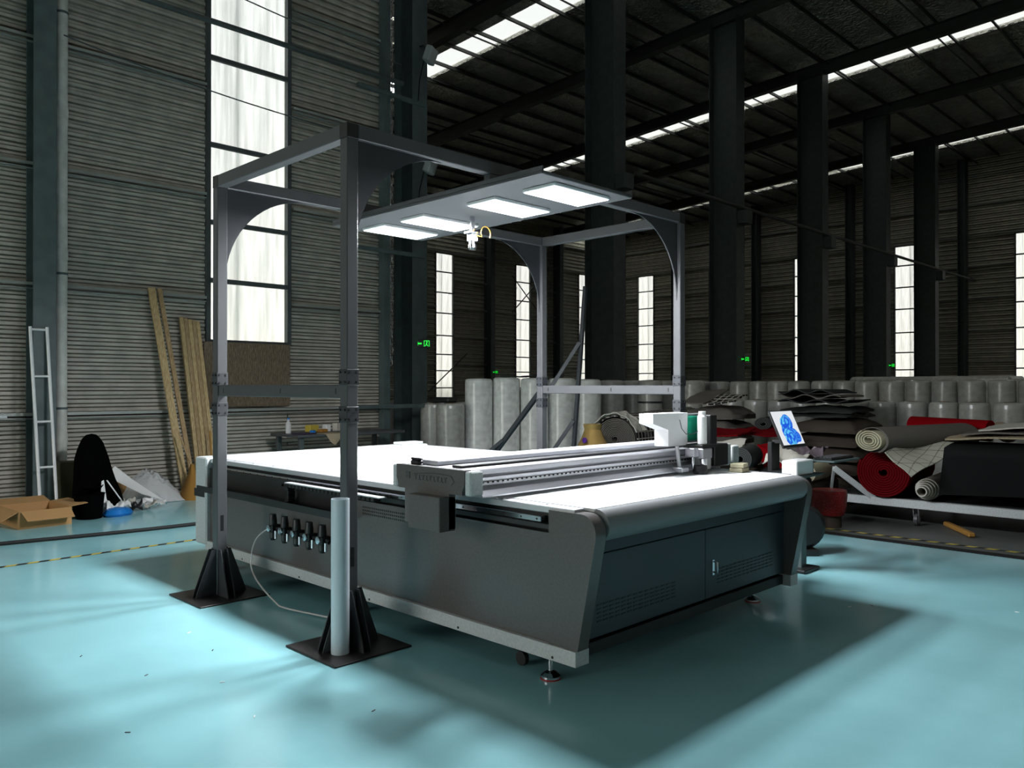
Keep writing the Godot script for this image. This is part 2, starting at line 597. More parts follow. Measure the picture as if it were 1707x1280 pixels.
# open roller door: frame, guides and the coiled curtain above
func doorway(a: Vector2, b: Vector2, n: Vector2, h: float) -> void:
	var w := setting("door_1", V((a.x + b.x) * 0.5, 0, (a.y + b.y) * 0.5))
	for e in [a, b]:
		var g := G.new()
		g.bar(V(e.x, 0, e.y), V(e.x, h, e.y), 0.12, 0.16, V(n.x, 0, n.y))
		part(w, "guide", g, M.steel_dark)
	var g2 := G.new()
	var o := n * 0.35
	g2.tube(PackedVector3Array([V(a.x + o.x, h + 0.35, a.y + o.y), V(b.x + o.x, h + 0.35, b.y + o.y)]), 0.3, 16)
	part(w, "curtain_roll", g2, M.girt)

func inner_v(u: float) -> float:
	return 8.6 if u < UW + 0.2 else 8.6 + (u - UW - 0.2) * 0.722

func shell() -> void:
	var g := G.new()
	g.cb(VB, -0.2, UR, 8.65, 0.0, UW + 0.1)
	var fl := setting("floor")
	part(fl, "epoxy_floor", g, M.floor)
	g = G.new()
	g.cb(8.65, -0.2, UR, VF + 0.2, 0.0, UF + 0.2)
	part(fl, "bare_floor", g, M.floor_dark)
	# near left wall, with its tall daylight strips
	var nb := [2.3, 3.25, 4.15, 5.35, 6.7, 8.1, 9.5, 10.9]
	var wl := wall("wall_left", Vector2(0, UW), Vector2(1, 0), Vector2(0, -1), VB, 8.78, roof_h(UW) - 0.1, [[-6.7, -5.33, 2.3, 12.0, nb], [-0.6, 0.77, 2.3, 12.0, nb], [5.51, 6.89, 2.3, 12.0, nb]], M.wall, 0.115, 0.028, [1.25, 2.98, 4.57, 6.25, 7.9, 9.5, 11.1])
	var fb := [1.55, 2.55, 3.5, 4.6, 5.9, 7.1, 8.3]
	wall("wall_back", Vector2(0, UF), Vector2(1, 0), Vector2(0, -1), 25.7, VF, roof_h(UF), [[29.95, 31.3, 0.9, 9.4, fb], [36.55, 37.9, 1.55, 9.4, fb], [42.75, 44.1, 1.55, 9.4, fb]], M.wall_far, 0.24, 0.05, [1.25, 2.98, 4.57, 6.25, 7.9, 9.5, 11.1], 0.2)
	for q in [[36.0, 6.3, 38.6, 8.6], [36.0, 8.6, 38.6, 6.3], [29.2, 1.3, 32.2, 3.6]]:
		var gr := G.new()
		gr.tube(PackedVector3Array([V(q[0], q[1], UF - 0.25), V(q[2], q[3], UF - 0.25)]), 0.035, 6)
		part(get_node("wall_back"), "brace_rod", gr, M.purlin)
	wall("wall_far", Vector2(VF, 0), Vector2(0, 1), Vector2(-1, 0), UR, UF, 14.3, [[-7.95, -6.65, 1.2, 9.4, fb], [-2.1, -0.8, 1.2, 9.4, fb], [3.75, 5.05, 1.2, 9.4, fb], [9.4, 10.7, 1.2, 9.4, fb], [15.25, 16.55, 1.2, 9.4, fb], [21.1, 22.4, 1.2, 9.4, fb], [26.95, 28.25, 1.2, 9.4, fb], [32.65, 34.0, 1.2, 9.4, fb]], M.wall_far, 0.24, 0.05, [1.25, 2.98, 4.57, 6.25, 7.9, 9.5, 11.1, 12.6], 0.2)
	var wd := Vector2(17.2, UF - UW - 0.12).normalized()
	wall("wall_inner", Vector2(8.7, UW + 0.12), wd, Vector2(wd.y, -wd.x), 0.0, 29.35, 14.0, [], M.wall_far, 0.24, 0.05, [])
	wall("wall_right", Vector2(0, UR), Vector2(1, 0), Vector2(0, 1), VB, VF, roof_h(UR), [[-6.7, -5.33, 1.5, 12.0, nb], [-0.6, 0.77, 1.5, 12.0, nb], [5.51, 6.89, 1.5, 12.0, nb], [11.6, 12.95, 1.5, 12.0, nb], [17.7, 19.05, 1.5, 12.0, nb], [23.8, 25.15, 1.5, 12.0, nb], [29.95, 31.3, 1.5, 12.0, nb]], M.wall_far, 0.24, 0.05, [])
	wall("wall_near", Vector2(VB, 0), Vector2(0, 1), Vector2(1, 0), UR, UW, 14.3, [[-9.0, -7.7, 1.5, 12.0, nb], [-3.0, -1.7, 1.5, 12.0, nb], [4.4, 11.2, 0.0, 6.0, []]], M.wall_far, 0.24, 0.05, [])
	# roof: insulated sheeting between long daylight strips, on purlins and rafters
	var c := setting("ceiling")
	var strips := [-6.1, 6.3, 18.5, 30.5, 43.0]
	var at := VB - 0.2
	var spans := []
	for s in strips:
		spans.append([at, s - 0.55])
		at = s + 0.55
	spans.append([at, VF + 0.2])
	for sp in spans:
		g = G.new()
		roof_slab(g, sp[0], sp[1], UR - 0.2, 0.0)
		roof_slab(g, sp[0], sp[1], 0.0, UW + 0.2)
		for k in 18:
			var ua := UW + 0.2 + k * 1.34
			var ub := minf(ua + 1.34, UF + 0.2)
			var va := maxf(sp[0], inner_v(ub))
			if va < sp[1]:
				roof_slab(g, va, sp[1], ua, ub)
		part(c, "roof_sheeting", g, M.roof)
	var pur := []
	var u := -13.3
	while u < 35.8:
		pur.append(u)
		u += 1.3
	for s in strips:
		for k in pur.size() - 1:
			g = G.new()
			var ua: float = pur[k]
			var ub: float = pur[k + 1]
			if ub > UW + 0.3 and s < inner_v(ub) + 0.5:
				continue
			g.quad(V(s - 0.55, roof_h(ua) + 0.06, ua), V(s + 0.55, roof_h(ua) + 0.06, ua), V(s + 0.55, roof_h(ub) + 0.06, ub), V(s - 0.55, roof_h(ub) + 0.06, ub), Vector3.DOWN)
			part(c, "skylight_panel", g, M.skylight)
	for pu in pur:
		var y: float = roof_h(pu) - 0.08
		g = G.new()
		var v0 := VB if pu < UW else inner_v(pu) + 0.1
		g.cb(v0, y - 0.07, pu - 0.006, VF, y + 0.07, pu + 0.006)
		g.cb(v0, y + 0.06, pu - 0.006, VF, y + 0.07, pu + 0.06)
		g.cb(v0, y - 0.07, pu - 0.06, VF, y - 0.06, pu + 0.006)
		part(c, "purlin", g, M.purlin)
	var vv := -7.9
	while vv < 46.0:
		g = G.new()
		rafter(g, vv, 0.0, UR + 0.1)
		rafter(g, vv, 0.0, minf(36.0, UW + (vv - 8.6) / 0.722) if vv > 9.0 else UW)
		part(c, "rafter", g, M.purlin)
		vv += 6.1
	# rows of wire bracing tubes under the purlins
	for k in 8:
		g = G.new()
		var uu := 9.0 + k * 3.4
		g.cb(inner_v(uu) + 0.2, roof_h(uu) - 0.3, uu - 0.02, VF, roof_h(uu) - 0.26, uu + 0.02)
		part(c, "tie_rod", g, M.purlin)

func roof_slab(g: G, v0: float, v1: float, u0: float, u1: float) -> void:
	var a := roof_h(u0)
	var b := roof_h(u1)
	g.quad(V(v0, a, u0), V(v1, a, u0), V(v1, b, u1), V(v0, b, u1), Vector3.DOWN)
	g.quad(V(v0, a + 0.12, u0), V(v1, a + 0.12, u0), V(v1, b + 0.12, u1), V(v0, b + 0.12, u1), Vector3.UP)
	for e in [v0, v1]:
		g.quad(V(e, a, u0), V(e, b, u1), V(e, b + 0.12, u1), V(e, a + 0.12, u0), Vector3.RIGHT * (1 if e == v1 else -1))

func rafter(g: G, v: float, u0: float, u1: float) -> void:
	var y0 := roof_h(u0) - 0.16
	var y1 := roof_h(u1) - 0.16
	var poly := PackedVector2Array([Vector2(u0, y0), Vector2(u1, y1), Vector2(u1, y1 - 0.55), Vector2((u0 + u1) * 0.5, (y0 + y1) * 0.5 - 0.38), Vector2(u0, y0 - 0.45)])
	g.prism(poly, Vector3(v - 0.01, 0, 0), Vector3.FORWARD, Vector3.UP, Vector3.RIGHT, 0.02)
	g.bar(V(v, y0 - 0.01, u0), V(v, y1 - 0.01, u1), 0.3, 0.02)
	g.bar(V(v, y0 - 0.45, u0), V(v, (y0 + y1) * 0.5 - 0.38, (u0 + u1) * 0.5), 0.3, 0.02)
	g.bar(V(v, (y0 + y1) * 0.5 - 0.38, (u0 + u1) * 0.5), V(v, y1 - 0.55, u1), 0.3, 0.02)

# H-section column at plan (v, u): depth along u, flange width along v
func column(v: float, u: float, depth: float, width: float, top: float, label: String, m: Material, corbel := true) -> Node3D:
	var c := thing("steel_column", label, "column", V(v, 0, u), "steel columns of the hall")
	var g := G.new()
	var d := depth * 0.5
	var w := width * 0.5
	var tf := 0.025
	g.cb(v - w, 0.03, u - d, v + w, top, u - d + tf)
	g.cb(v - w, 0.03, u + d - tf, v + w, top, u + d)
	g.cb(v - 0.012, 0.03, u - d + tf, v + 0.012, top, u + d - tf)
	part(c, "shaft", g, m)
	g = G.new()
	g.cb(v - w - 0.04, 0.0, u - d - 0.01, v + w + 0.04, 0.03, u + d + 0.01)
	part(c, "foot_plate", g, m)
	if corbel:
		g = G.new()
		g.cb(v - w * 0.8, 6.6, u - d - 0.3, v + w * 0.8, 7.0, u - d - 0.002, 0.01)
		part(c, "crane_bracket", g, m)
	return c

func structure_things() -> void:
	var names := ["second", "third", "fourth", "fifth"]
	column(10.16, 13.0, 0.6, 0.38, 13.2, "steel column with the large green exit sign beside the chain", M.steel_green, false)
	column(16.5, 13.0, 0.95, 0.5, 13.05, "broad dark steel column behind the right half of the light portal", M.steel_dark)
	column(22.6, 13.0, 0.95, 0.5, 13.05, "dark steel column with a small green exit sign, right of the portal", M.steel_dark)
	column(28.7, 13.0, 0.95, 0.5, 13.05, "dark steel column just right of the narrow window behind the monitor", M.steel_dark)
	column(34.8, 13.0, 0.95, 0.5, 13.05, "distant dark column with a tiny green exit sign left of a bright window", M.steel_dark)
	column(40.9, 13.0, 0.95, 0.5, 13.05, "farthest slim dark column right of the widest far window", M.steel_dark)
	column(3.175, 11.93, 0.34, 0.27, 13.3, "grey green wall column behind the white ladder", M.steel_green, false)
	for k in 3:
		column([33.9, 40.2, 46.2][k], 35.6, 0.6, 0.35, 12.2, ["slim wall column between the first two windows of the back wall", "slim wall column between the last two windows of the back wall", "corner column where the back and far walls meet"][k], M.steel_dark, false)
	for k in 5:
		column(46.5, [7.2, 13.0, 18.85, 24.7, 30.6][k], 0.35, 0.6, 13.6, ["far wall column nearest the right edge of the picture", "far wall column in the dark bay left of the rightmost window", "far wall column right of the narrow window behind the monitor", "far wall column left of the narrow window behind the monitor", "far wall column right of the pale window inside the portal"][k], M.steel_dark, false)
	# crane pipe along the columns
	var g := G.new()
	g.tube(PackedVector3Array([V(16.9, 7.07, 12.35), V(46.2, 7.07, 12.35)]), 0.06, 8)
	solo("service_pipe", "long dark pipe running along the tops of the column brackets", "pipe", g, M.purlin, V(16.9, 7.1, 12.2))
	# door post and guide at the end of the near wall
	var p := thing("door_post", "dark green door guide post at the end of the ribbed wall", "post", V(8.78, 0, 12.0))
	g = G.new()
	g.cb(8.7, 0, 11.9, 8.78, 13.2, 12.06)
	g.cb(8.78, 0, 11.96, 8.88, 13.2, 12.06)
	part(p, "guide_rail", g, M.steel_green)
	for h in [1.25, 4.05, 6.9]:
		g = G.new()
		g.bar(V(8.1, h, 11.86), V(9.6, h, 11.86), 0.07, 0.07)
		part(p, "cross_rail", g, M.steel_green)
	# hoist chain
	var ch := thing("hoist_chain", "hanging steel chain beside the exit sign column", "chain", V(8.99, 2.0, 12.08))
	for k in 62:
		g = G.new()
		var y := 2.05 + k * 0.115
		var pts := PackedVector3Array()
		for j in 9:
			var a := TAU * j / 8.0
			var o := Vector3(cos(a) * 0.028, sin(a) * 0.07, 0)
			if k % 2 == 1:
				o = Vector3(0, o.y, o.x)
			pts.append(V(8.99, y, 12.08) + o)
		g.tube(pts, 0.011, 5, false)
		part(ch, "link", g, M.chrome)
	# two pale boxes on the exit sign column
	for k in 2:
		var y: float = [8.18, 5.98][k]
		var b := thing("floodlight_box", ["pale floodlight box high on the exit sign column", "pale box lower on the exit sign column, seen through the arch"][k], "box", V(10.16, y, 12.5))
		g = G.new()
		g.box(V(10.2, y, 12.42), Vector3(0.34, 0.3, 0.14), 0.02, Basis(Vector3.UP, 0.5) * Basis(Vector3.RIGHT, 0.35))
		part(b, "housing", g, M.lightgrey)
		g = G.new()
		g.tube(PackedVector3Array([V(10.16, y + 0.1, 12.5), V(10.16, y + 0.22, 12.56), V(10.16, y + 0.25, 12.7)]), 0.02, 6)
		part(b, "bracket", g, M.steel_dark)
		g = G.new()
		g.tube(PackedVector3Array([V(10.1, y - 0.12, 12.5), V(10.04, y - 0.5, 12.56), V(10.1, y - 0.9, 12.68)]), 0.012, 5)
		part(b, "lead", g, M.rubber)
	# down pipe on the near wall
	var dp := thing("downpipe", "pale plastic downpipe on the ribbed wall beside the grey column", "pipe", V(3.41, 0, 11.9))
	g = G.new()
	g.tube(PackedVector3Array([V(3.41, 0.02, 11.9), V(3.41, 7.4, 11.9)]), 0.072, 16)
	part(dp, "pipe", g, M.pvc_grey)
	for y in [0.85, 3.3, 5.2]:
		g = G.new()
		g.tube(PackedVector3Array([V(3.41, y, 11.9), V(3.41, y + 0.14, 11.9)]), 0.08, 16)
		part(dp, "socket", g, M.pvc_grey)
	for y in [1.3, 3.1, 6.6]:
		g = G.new()
		g.tube(PackedVector3Array([V(3.41, y, 11.9), V(3.41, y + 0.03, 11.9)]), 0.079, 16)
		g.cb(3.33, y, 11.92, 3.49, y + 0.03, 12.09)
		part(dp, "clamp", g, M.steel_green)
	# rods and wires in front of the wall
	g = G.new()
	g.tube(PackedVector3Array([V(3.0, 7.1, 11.75), V(9.0, 7.12, 11.75)]), 0.045, 8)
	solo("service_pipe", "dark rod crossing the top of the tall window", "pipe", g, M.steel_dark, V(3.0, 7.1, 11.75))
	var wires := [[V(4.8, 7.7, 11.7), V(9.0, 7.45, 11.75), 0.05, 0.011, "upper thin wire crossing the tall window"], [V(3.41, 6.3, 11.83), V(8.72, 6.05, 11.9), 0.12, 0.011, "lower thin wire sagging across the tall window"]]
	for w in wires:
		g = G.new()
		var pts := PackedVector3Array()
		for k in 13:
			var f := k / 12.0
			var q: Vector3 = (w[0] as Vector3).lerp(w[1], f)
			q.y -= w[2] * 4.0 * f * (1.0 - f)
			pts.append(q)
		g.tube(pts, w[3], 5)
		solo("overhead_wire", w[4], "wire", g, M.steel_dark, w[0])

# green running-man exit signs
func exit_sign(at: Vector3, sc: float, label: String, facing := Vector3(-0.6, 0, 0.8)) -> void:
	var s := thing("exit_sign", label, "sign", at, "exit signs")
	var z := facing.normalized()
	var x := Vector3.UP.cross(z)
	var bs := Basis(x, Vector3.UP, z)
	var g := G.new()
	g.box(at, Vector3(0.36, 0.15, 0.03) * sc, 0.004, bs)
	part(s, "housing", g, M.black)
	var e := mat(C8(10, 80, 20), 0.4)
	e.emission_enabled = true
	e.emission = C8(30, 230, 60)
	e.emission_energy_multiplier = 1.4
	g = G.new()
	var f := at + z * 0.018 * sc
	# arrow
	var ar := PackedVector2Array([Vector2(-0.14, 0), Vector2(-0.09, 0.04), Vector2(-0.09, 0.015), Vector2(-0.02, 0.015), Vector2(-0.02, -0.015), Vector2(-0.09, -0.015), Vector2(-0.09, -0.04)])
	for k in ar.size(): ar[k] *= sc
	g.prism(ar, f, x, Vector3.UP, z, 0.004)
	# door frame with a running figure
	for q in [[0.03, 0.0, 0.012, 0.12], [0.13, 0.0, 0.012, 0.12], [0.08, 0.055, 0.11, 0.012]]:
		g.box(f + (x * q[0] + Vector3.UP * q[1]) * sc, Vector3(q[2], q[3], 0.006) * sc, 0.0, bs)
	g.box(f + (x * 0.085 + Vector3.UP * 0.03) * sc, Vector3(0.022, 0.022, 0.006) * sc, 0.0, bs)
	g.box(f + (x * 0.078 + Vector3.UP * -0.002) * sc, Vector3(0.02, 0.04, 0.006) * sc, 0.0, bs * Basis(Vector3.BACK, -0.35))
	g.box(f + (x * 0.06 + Vector3.UP * -0.035) * sc, Vector3(0.012, 0.045, 0.006) * sc, 0.0, bs * Basis(Vector3.BACK, -0.7))
	g.box(f + (x * 0.095 + Vector3.UP * -0.035) * sc, Vector3(0.012, 0.045, 0.006) * sc, 0.0, bs * Basis(Vector3.BACK, 0.7))
	part(s, "lit_symbol", g, e)

# ---------- the light portal
func arc_plate(g: G, v: float, sgn: float, u: float, top: float, r: float) -> void:
	var poly := PackedVector2Array([Vector2(0, 0)])
	for k in 17:
		var a := PI / 2 * k / 16.0
		poly.append(Vector2(r - r * sin(a), -(r - r * cos(a))))
	g.prism(poly, V(v, top, u), Vector3.RIGHT * sgn, Vector3.UP, Vector3.FORWARD, 0.012, true)

const FV0 := 2.82
const FV1 := 6.47
const FU0 := 4.22
const FU1 := 5.97
func portal() -> void:
	var f := thing("light_portal", "dark grey steel portal frame standing over the cutting table", "frame", V(4.65, 0, 5.1))
	var g: G
	for p in [[FV0, FU0], [FV0, FU1], [FV1, FU0], [FV1, FU1]]:
		var v: float = p[0]
		var u: float = p[1]
		g = G.new()
		g.cb(v - 0.04, 0.012, u - 0.04, v + 0.04, 3.13, u + 0.04, 0.005)
		var post := part(f, "post", g, M.frame)
		g = G.new()
		g.cb(v - 0.275, 0.0, u - 0.275, v + 0.275, 0.012, u + 0.275, 0.003)
		part(f, "base_plate", g, M.base_plate)
		for q in [[1, 0], [-1, 0], [0, 1], [0, -1]]:
			g = G.new()
			var d := Vector3(q[0], 0, -q[1])
			var poly := PackedVector2Array([Vector2(0.04, 0.012), Vector2(0.2, 0.012), Vector2(0.19, 0.05), Vector2(0.075, 0.36), Vector2(0.04, 0.36)])
			var side := d.cross(Vector3.UP)
			g.prism(poly, V(v, 0, u) - side * 0.03, d, Vector3.UP, side, 0.008)
			g.prism(poly, V(v, 0, u) + side * 0.022, d, Vector3.UP, side, 0.008)
			part(f, "foot_gusset", g, M.frame_plate)
		g = G.new()
		g.cb(v - 0.041, 3.13, u - 0.041, v + 0.041, 3.22, u + 0.041, 0.002)
		part(f, "end_cap", g, M.black)
		var sg := 1.0 if v < 4.0 else -1.0
		# slotted cable hole low on the post
		g = G.new()
		g.cb(v + sg * 0.0405 - 0.001, 0.5, u - 0.012, v + sg * 0.0405 + 0.001, 0.62, u + 0.012)
		g.cb(v - 0.012, 0.5, u - 0.0415, v + 0.012, 0.62, u - 0.04)
		part(post, "slot", g, M.black)
		g = G.new()
		arc_plate(g, v + sg * 0.04, sg, u - 0.006, 3.13, 0.72)
		part(f, "corner_plate", g, M.frame_plate)
		# splice plates with bolts where the side rail meets the post
		for h in [1.43, 1.66]:
			g = G.new()
			g.cb(v - 0.045, h - 0.05, u - 0.045, v + 0.045, h + 0.05, u + 0.045, 0.003)
			part(post, "splice_plate", g, M.frame_plate)
		g = G.new()
		for h in [1.4, 1.46, 1.63, 1.69]:
			for o in [-0.025, 0.025]:
				g.tube(PackedVector3Array([V(v + o, h, u - 0.052), V(v + o, h, u - 0.045)]), 0.008, 6)
				g.tube(PackedVector3Array([V(v - 0.052, h, u + o), V(v - 0.045, h, u + o)]), 0.008, 6)
		part(post, "bolts", g, M.black)
	for v in [FV0, FV1]:
		g = G.new()
		g.cb(v - 0.04, 3.13, FU0 + 0.041, v + 0.04, 3.22, FU1 - 0.041, 0.005)
		part(f, "top_beam", g, M.frame)
		g = G.new()
		g.cb(v - 0.03, 1.53, FU0 + 0.04, v + 0.03, 1.615, FU1 - 0.04, 0.005)
		var rail := part(f, "side_rail", g, M.frame)
		g = G.new()
		for u in [4.32, 5.0, 5.85]:
			g.cb(v - 0.0312, 1.555, u - 0.006, v + 0.0312, 1.59, u + 0.006)
		part(rail, "slot", g, M.black)
	for u in [FU0, FU1]:
		g = G.new()
		g.cb(FV0 + 0.041, 3.13, u - 0.04, FV1 - 0.041, 3.22, u + 0.04, 0.005)
		part(f, "top_beam", g, M.frame)
	# tray for the lights, hung under the beams
	g = G.new()
	g.cb(3.97, 3.03, 3.66, 4.98, 3.055, 6.2, 0.004)
	g.cb(3.97, 3.055, 3.66, 3.985, 3.085, 6.2)
	g.cb(4.965, 3.055, 3.66, 4.98, 3.085, 6.2)
	for hu in [4.22, 5.97]:
		g.cb(3.99, 3.055, hu - 0.03, 4.96, 3.129, hu + 0.03)
	part(f, "light_tray", g, M.tray)
	# lights
	var em := mat(Color.WHITE, 0.5)
	em.emission_enabled = true
	em.emission = Color(0.97, 0.99, 1.0)
	em.emission_energy_multiplier = 2.5
	var us := [3.9, 4.5, 5.35, 5.9]
	var nm := ["led panel at the near overhanging end of the tray", "led panel second from the near end of the tray", "led panel just behind the hanging camera", "led panel at the far end of the tray"]
	for k in 4:
		var u: float = us[k]
		var l := thing("led_panel", "glowing white " + nm[k], "light", V(4.5, 3.0, u), "led panels under the tray")
		g = G.new()
		g.cb(4.19, 3.005, u - 0.16, 4.81, 3.029, u + 0.16, 0.004)
		part(l, "housing", g, M.white)
		g = G.new()
		g.cb(4.2, 3.0, u - 0.15, 4.8, 3.004, u + 0.15)
		part(l, "lamp_diffuser", g, em)
		var a := AreaLight3D.new()
		a.name = "area_light"
		a.area_size = Vector2(0.6, 0.3)
		a.light_energy = LED_ENERGY
		a.light_color = Color(0.96, 0.98, 1.0)
		a.shadow_enabled = true
		a.area_range = 80.0
		l.add_child(a)
		a.position = Vector3(0, -0.006, 0)
		a.rotation_degrees = Vector3(-90, 0, 0)
	# camera unit
	var cu := thing("inspection_camera", "small silver camera hanging between the led panels", "camera", V(4.56, 2.78, 5.0))
	g = G.new()
	g.cb(4.54, 2.9, 4.99, 4.58, 3.029, 5.01, 0.002)
	g.cb(4.5, 2.88, 4.96, 4.62, 2.9, 5.04, 0.003)
	part(cu, "bracket", g, M.chrome)
	g = G.new()
	g.cb(4.525, 2.82, 4.965, 4.595, 2.88, 5.035, 0.006)
	part(cu, "body", g, M.alu)
	g = G.new()
	g.lathe([Vector2(0, 0), Vector2(0.03, 0), Vector2(0.034, 0.015), Vector2(0.034, 0.04), Vector2(0.028, 0.045), Vector2(0.028, 0.07)], 16, Transform3D(Basis(), V(4.56, 2.75, 5.0)))
	part(cu, "lens", g, M.chrome)
	g = G.new()
	var cp := PackedVector3Array()
	for k in 12:
		var a := PI * k / 11.0 * 1.35 - 0.5
		cp.append(V(4.66 + 0.0 + 0.06 * cos(a), 2.89 + 0.06 * sin(a), 4.95 - 0.015 * k / 11.0))
	cp.append(V(4.57, 2.87, 4.97))
	g.tube(cp, 0.005, 6)
	part(cu, "cable", g, M.brass)

# ---------- cutting table
func end_profile() -> PackedVector2Array:
	var poly := PackedVector2Array([Vector2(2.69, 0.236), Vector2(2.57, 0.83)])
	for k in 9:
		var a := PI - PI / 2 * k / 8.0
		poly.append(Vector2(2.665 + 0.095 * cos(a), 0.852 + 0.095 * sin(a)))
	poly.append(Vector2(2.89, 0.947))
	poly.append(Vector2(2.89, 0.236))
	return poly

func machine() -> void:
	var m := thing("cutting_table", "long dark grey flatbed cutting machine with a white top", "machine", V(4.43, 0, 4.85))
	var g := G.new()
	# side panels
	for s in [[3.2, 3.22], [5.63, 5.65]]:
		g = G.new()
		g.cb(s[0], 0.236, 2.89, s[1], 0.82, 6.96)
		part(m, "side_panel", g, M.machine)
	# recess back and table edge
	for s in [[3.26, 3.28], [5.57, 5.59]]:
		g = G.new()
		g.cb(s[0], 0.82, 2.89, s[1], 0.93, 6.96)
		part(m, "recess_panel", g, M.black)
	g = G.new()
	g.cb(3.28, 0.25, 2.93, 5.57, 0.93, 6.94)
	part(m, "body", g, M.black)
	for s in [[3.2, 3.28], [5.57, 5.65]]:
		g = G.new()
		g.cb(s[0], 0.925, 2.72, s[1], 0.962, 6.96, 0.004)
		var er := part(m, "edge_rail", g, M.alu_soft)
		g = G.new()
		var u := 2.95
		while u < 6.9:
			g.tube(PackedVector3Array([V((s[0] + s[1]) * 0.5, 0.96, u), V((s[0] + s[1]) * 0.5, 0.9655, u)]), 0.009, 8)
			u += 0.33
		part(er, "screws", g, M.chrome)
		g = G.new()
		g.cb(s[0] + 0.01, 0.868, 2.97, s[1] - 0.03, 0.9, 6.9, 0.003)
		var lr := part(m, "guide_rail", g, M.chrome)
		g = G.new()
		g.cb(s[0] + 0.004, 0.835, 2.9, s[1] - 0.02, 0.866, 6.93, 0.003)
		part(m, "rail_seat", g, M.black)
		g = G.new()
		u = 3.0
		while u < 6.9:
			g.tube(PackedVector3Array([V(s[0] + 0.0085, 0.884, u), V(s[0] + 0.011, 0.884, u)]), 0.006, 6)
			u += 0.12
		part(lr, "bolt_holes", g, M.black)
	# end plates with rounded nose
	for v in [3.185, 5.575]:
		g = G.new()
		g.prism(end_profile(), V(v, 0, 0), Vector3.FORWARD, Vector3.UP, Vector3.RIGHT, 0.085, true)
		part(m, "end_plate", g, M.machine)
	# conveyor belt wrapped round the nose roller
	g = G.new()
	g.cb(3.285, 0.95, 2.66, 5.565, 0.965, 6.95)
	part(m, "conveyor_belt", g, M.belt)
	g = G.new()
	var bp := PackedVector2Array([Vector2(2.88, 0.9645)])
	for k in 15:
		var a := PI / 2 + PI * 1.08 * k / 14.0
		bp.append(Vector2(2.645 + 0.085 * cos(a), 0.88 + 0.085 * sin(a)))
	bp.append(Vector2(2.9, 0.79))
	bp.append(Vector2(2.9, 0.949))
	bp[0] = Vector2(2.66, 0.949)
	g.prism(bp, V(3.285, 0, 0), Vector3.FORWARD, Vector3.UP, Vector3.RIGHT, 2.28, true)
	part(m, "nose_roller", g, M.roller)
	# front cabinet
	g = G.new()
	g.cb(3.27, 0.7, 2.74, 5.575, 0.775, 2.78, 0.003)
	part(m, "fascia", g, M.machine_navy)
	for d in [[3.272, 4.503], [4.509, 5.573]]:
		g = G.new()
		g.cb(d[0], 0.25, 2.745, d[1], 0.695, 2.78, 0.004)
		var door := part(m, "cabinet_door", g, M.machine_navy)
		g = G.new()
		for r in 5:
			for k in 14:
				g.cb(d[0] + 0.14 + k * 0.055, 0.33 + r * 0.022, 2.742, d[0] + 0.175 + k * 0.055, 0.337 + r * 0.022, 2.746)
		part(door, "vents", g, M.black)
		if d[0] > 4.0:
			g = G.new()
			g.tube(PackedVector3Array([V(4.6, 0.41, 2.744), V(4.6, 0.41, 2.715), V(4.6, 0.475, 2.715), V(4.6, 0.475, 2.744)]), 0.007, 8)
			g.box(V(4.6, 0.44, 2.743), Vector3(0.022, 0.1, 0.004), 0.001)
			part(door, "handle", g, M.chrome)
	# base beams
	for s in [[3.17, 3.28], [5.57, 5.68]]:
		g = G.new()
		g.cb(s[0], 0.156, 2.69, s[1], 0.236, 7.0, 0.003)
		var bb := part(m, "base_beam", g, M.lightgrey)
		g = G.new()
		for u in [2.85, 3.6, 4.5, 5.4, 6.3]:
			var q: float = s[0] if s[0] < 4.0 else s[1]
			g.tube(PackedVector3Array([V(q - 0.002, 0.175, u), V(q + 0.002, 0.175, u)]), 0.008, 8)
		part(bb, "bolt_holes", g, M.black)
	for u in [2.75, 6.88]:
		g = G.new()
		g.cb(3.28, 0.165, u, 5.57, 0.23, u + 0.08, 0.003)
		part(m, "cross_beam", g, M.black)
	for u in [2.98, 4.85, 6.75]:
		for v in [3.3, 5.55]:
			g = G.new()
			g.lathe([Vector2(0, 0), Vector2(0.055, 0), Vector2(0.055, 0.012), Vector2(0.035, 0.03), Vector2(0.014, 0.04), Vector2(0.014, 0.165), Vector2(0, 0.165)], 16, Transform3D(Basis(), V(v, 0.006, u)))
			var ft := part(m, "levelling_foot", g, M.chrome)
			g = G.new()
			g.lathe([Vector2(0, 0), Vector2(0.058, 0), Vector2(0.058, 0.006), Vector2(0, 0.006)], 16, Transform3D(Basis(), V(v, 0.0, u)))
			part(ft, "red_pad", g, M.red)
	g = G.new()
	g.cb(3.3, 0.09, 3.2, 3.36, 0.16, 3.28, 0.006)
	g.tube(PackedVector3Array([V(3.33, 0.04, 3.24), V(3.36, 0.04, 3.24)]), 0.04, 12)
	part(m, "caster", g, M.black)
	# far end cover
	g = G.new()
	g.cb(3.16, 0.2, 6.96, 5.69, 0.972, 7.18, 0.012)
	var ec := part(m, "end_cover", g, M.lightgrey)
	g = G.new()
	g.cb(3.155, 0.62, 6.99, 3.17, 0.69, 7.19)
	part(ec, "notch", g, M.black)
	g = G.new()
	g.cb(5.35, 0.972, 7.0, 5.65, 1.0, 7.15, 0.006)
	part(m, "end_block", g, M.lightgrey)
	# cable tray with chain on the near side
	g = G.new()
	g.cb(3.07, 0.69, 4.7, 3.2, 0.7, 6.95)
	g.cb(3.07, 0.7, 4.7, 3.08, 0.74, 6.95)
	g.cb(3.19, 0.7, 4.7, 3.2, 0.88, 6.95)
	part(m, "cable_tray", g, M.black)
	var cc := Node3D.new()
	cc.name = "cable_chain"
	m.add_child(cc, true)
	org[cc] = org[m]
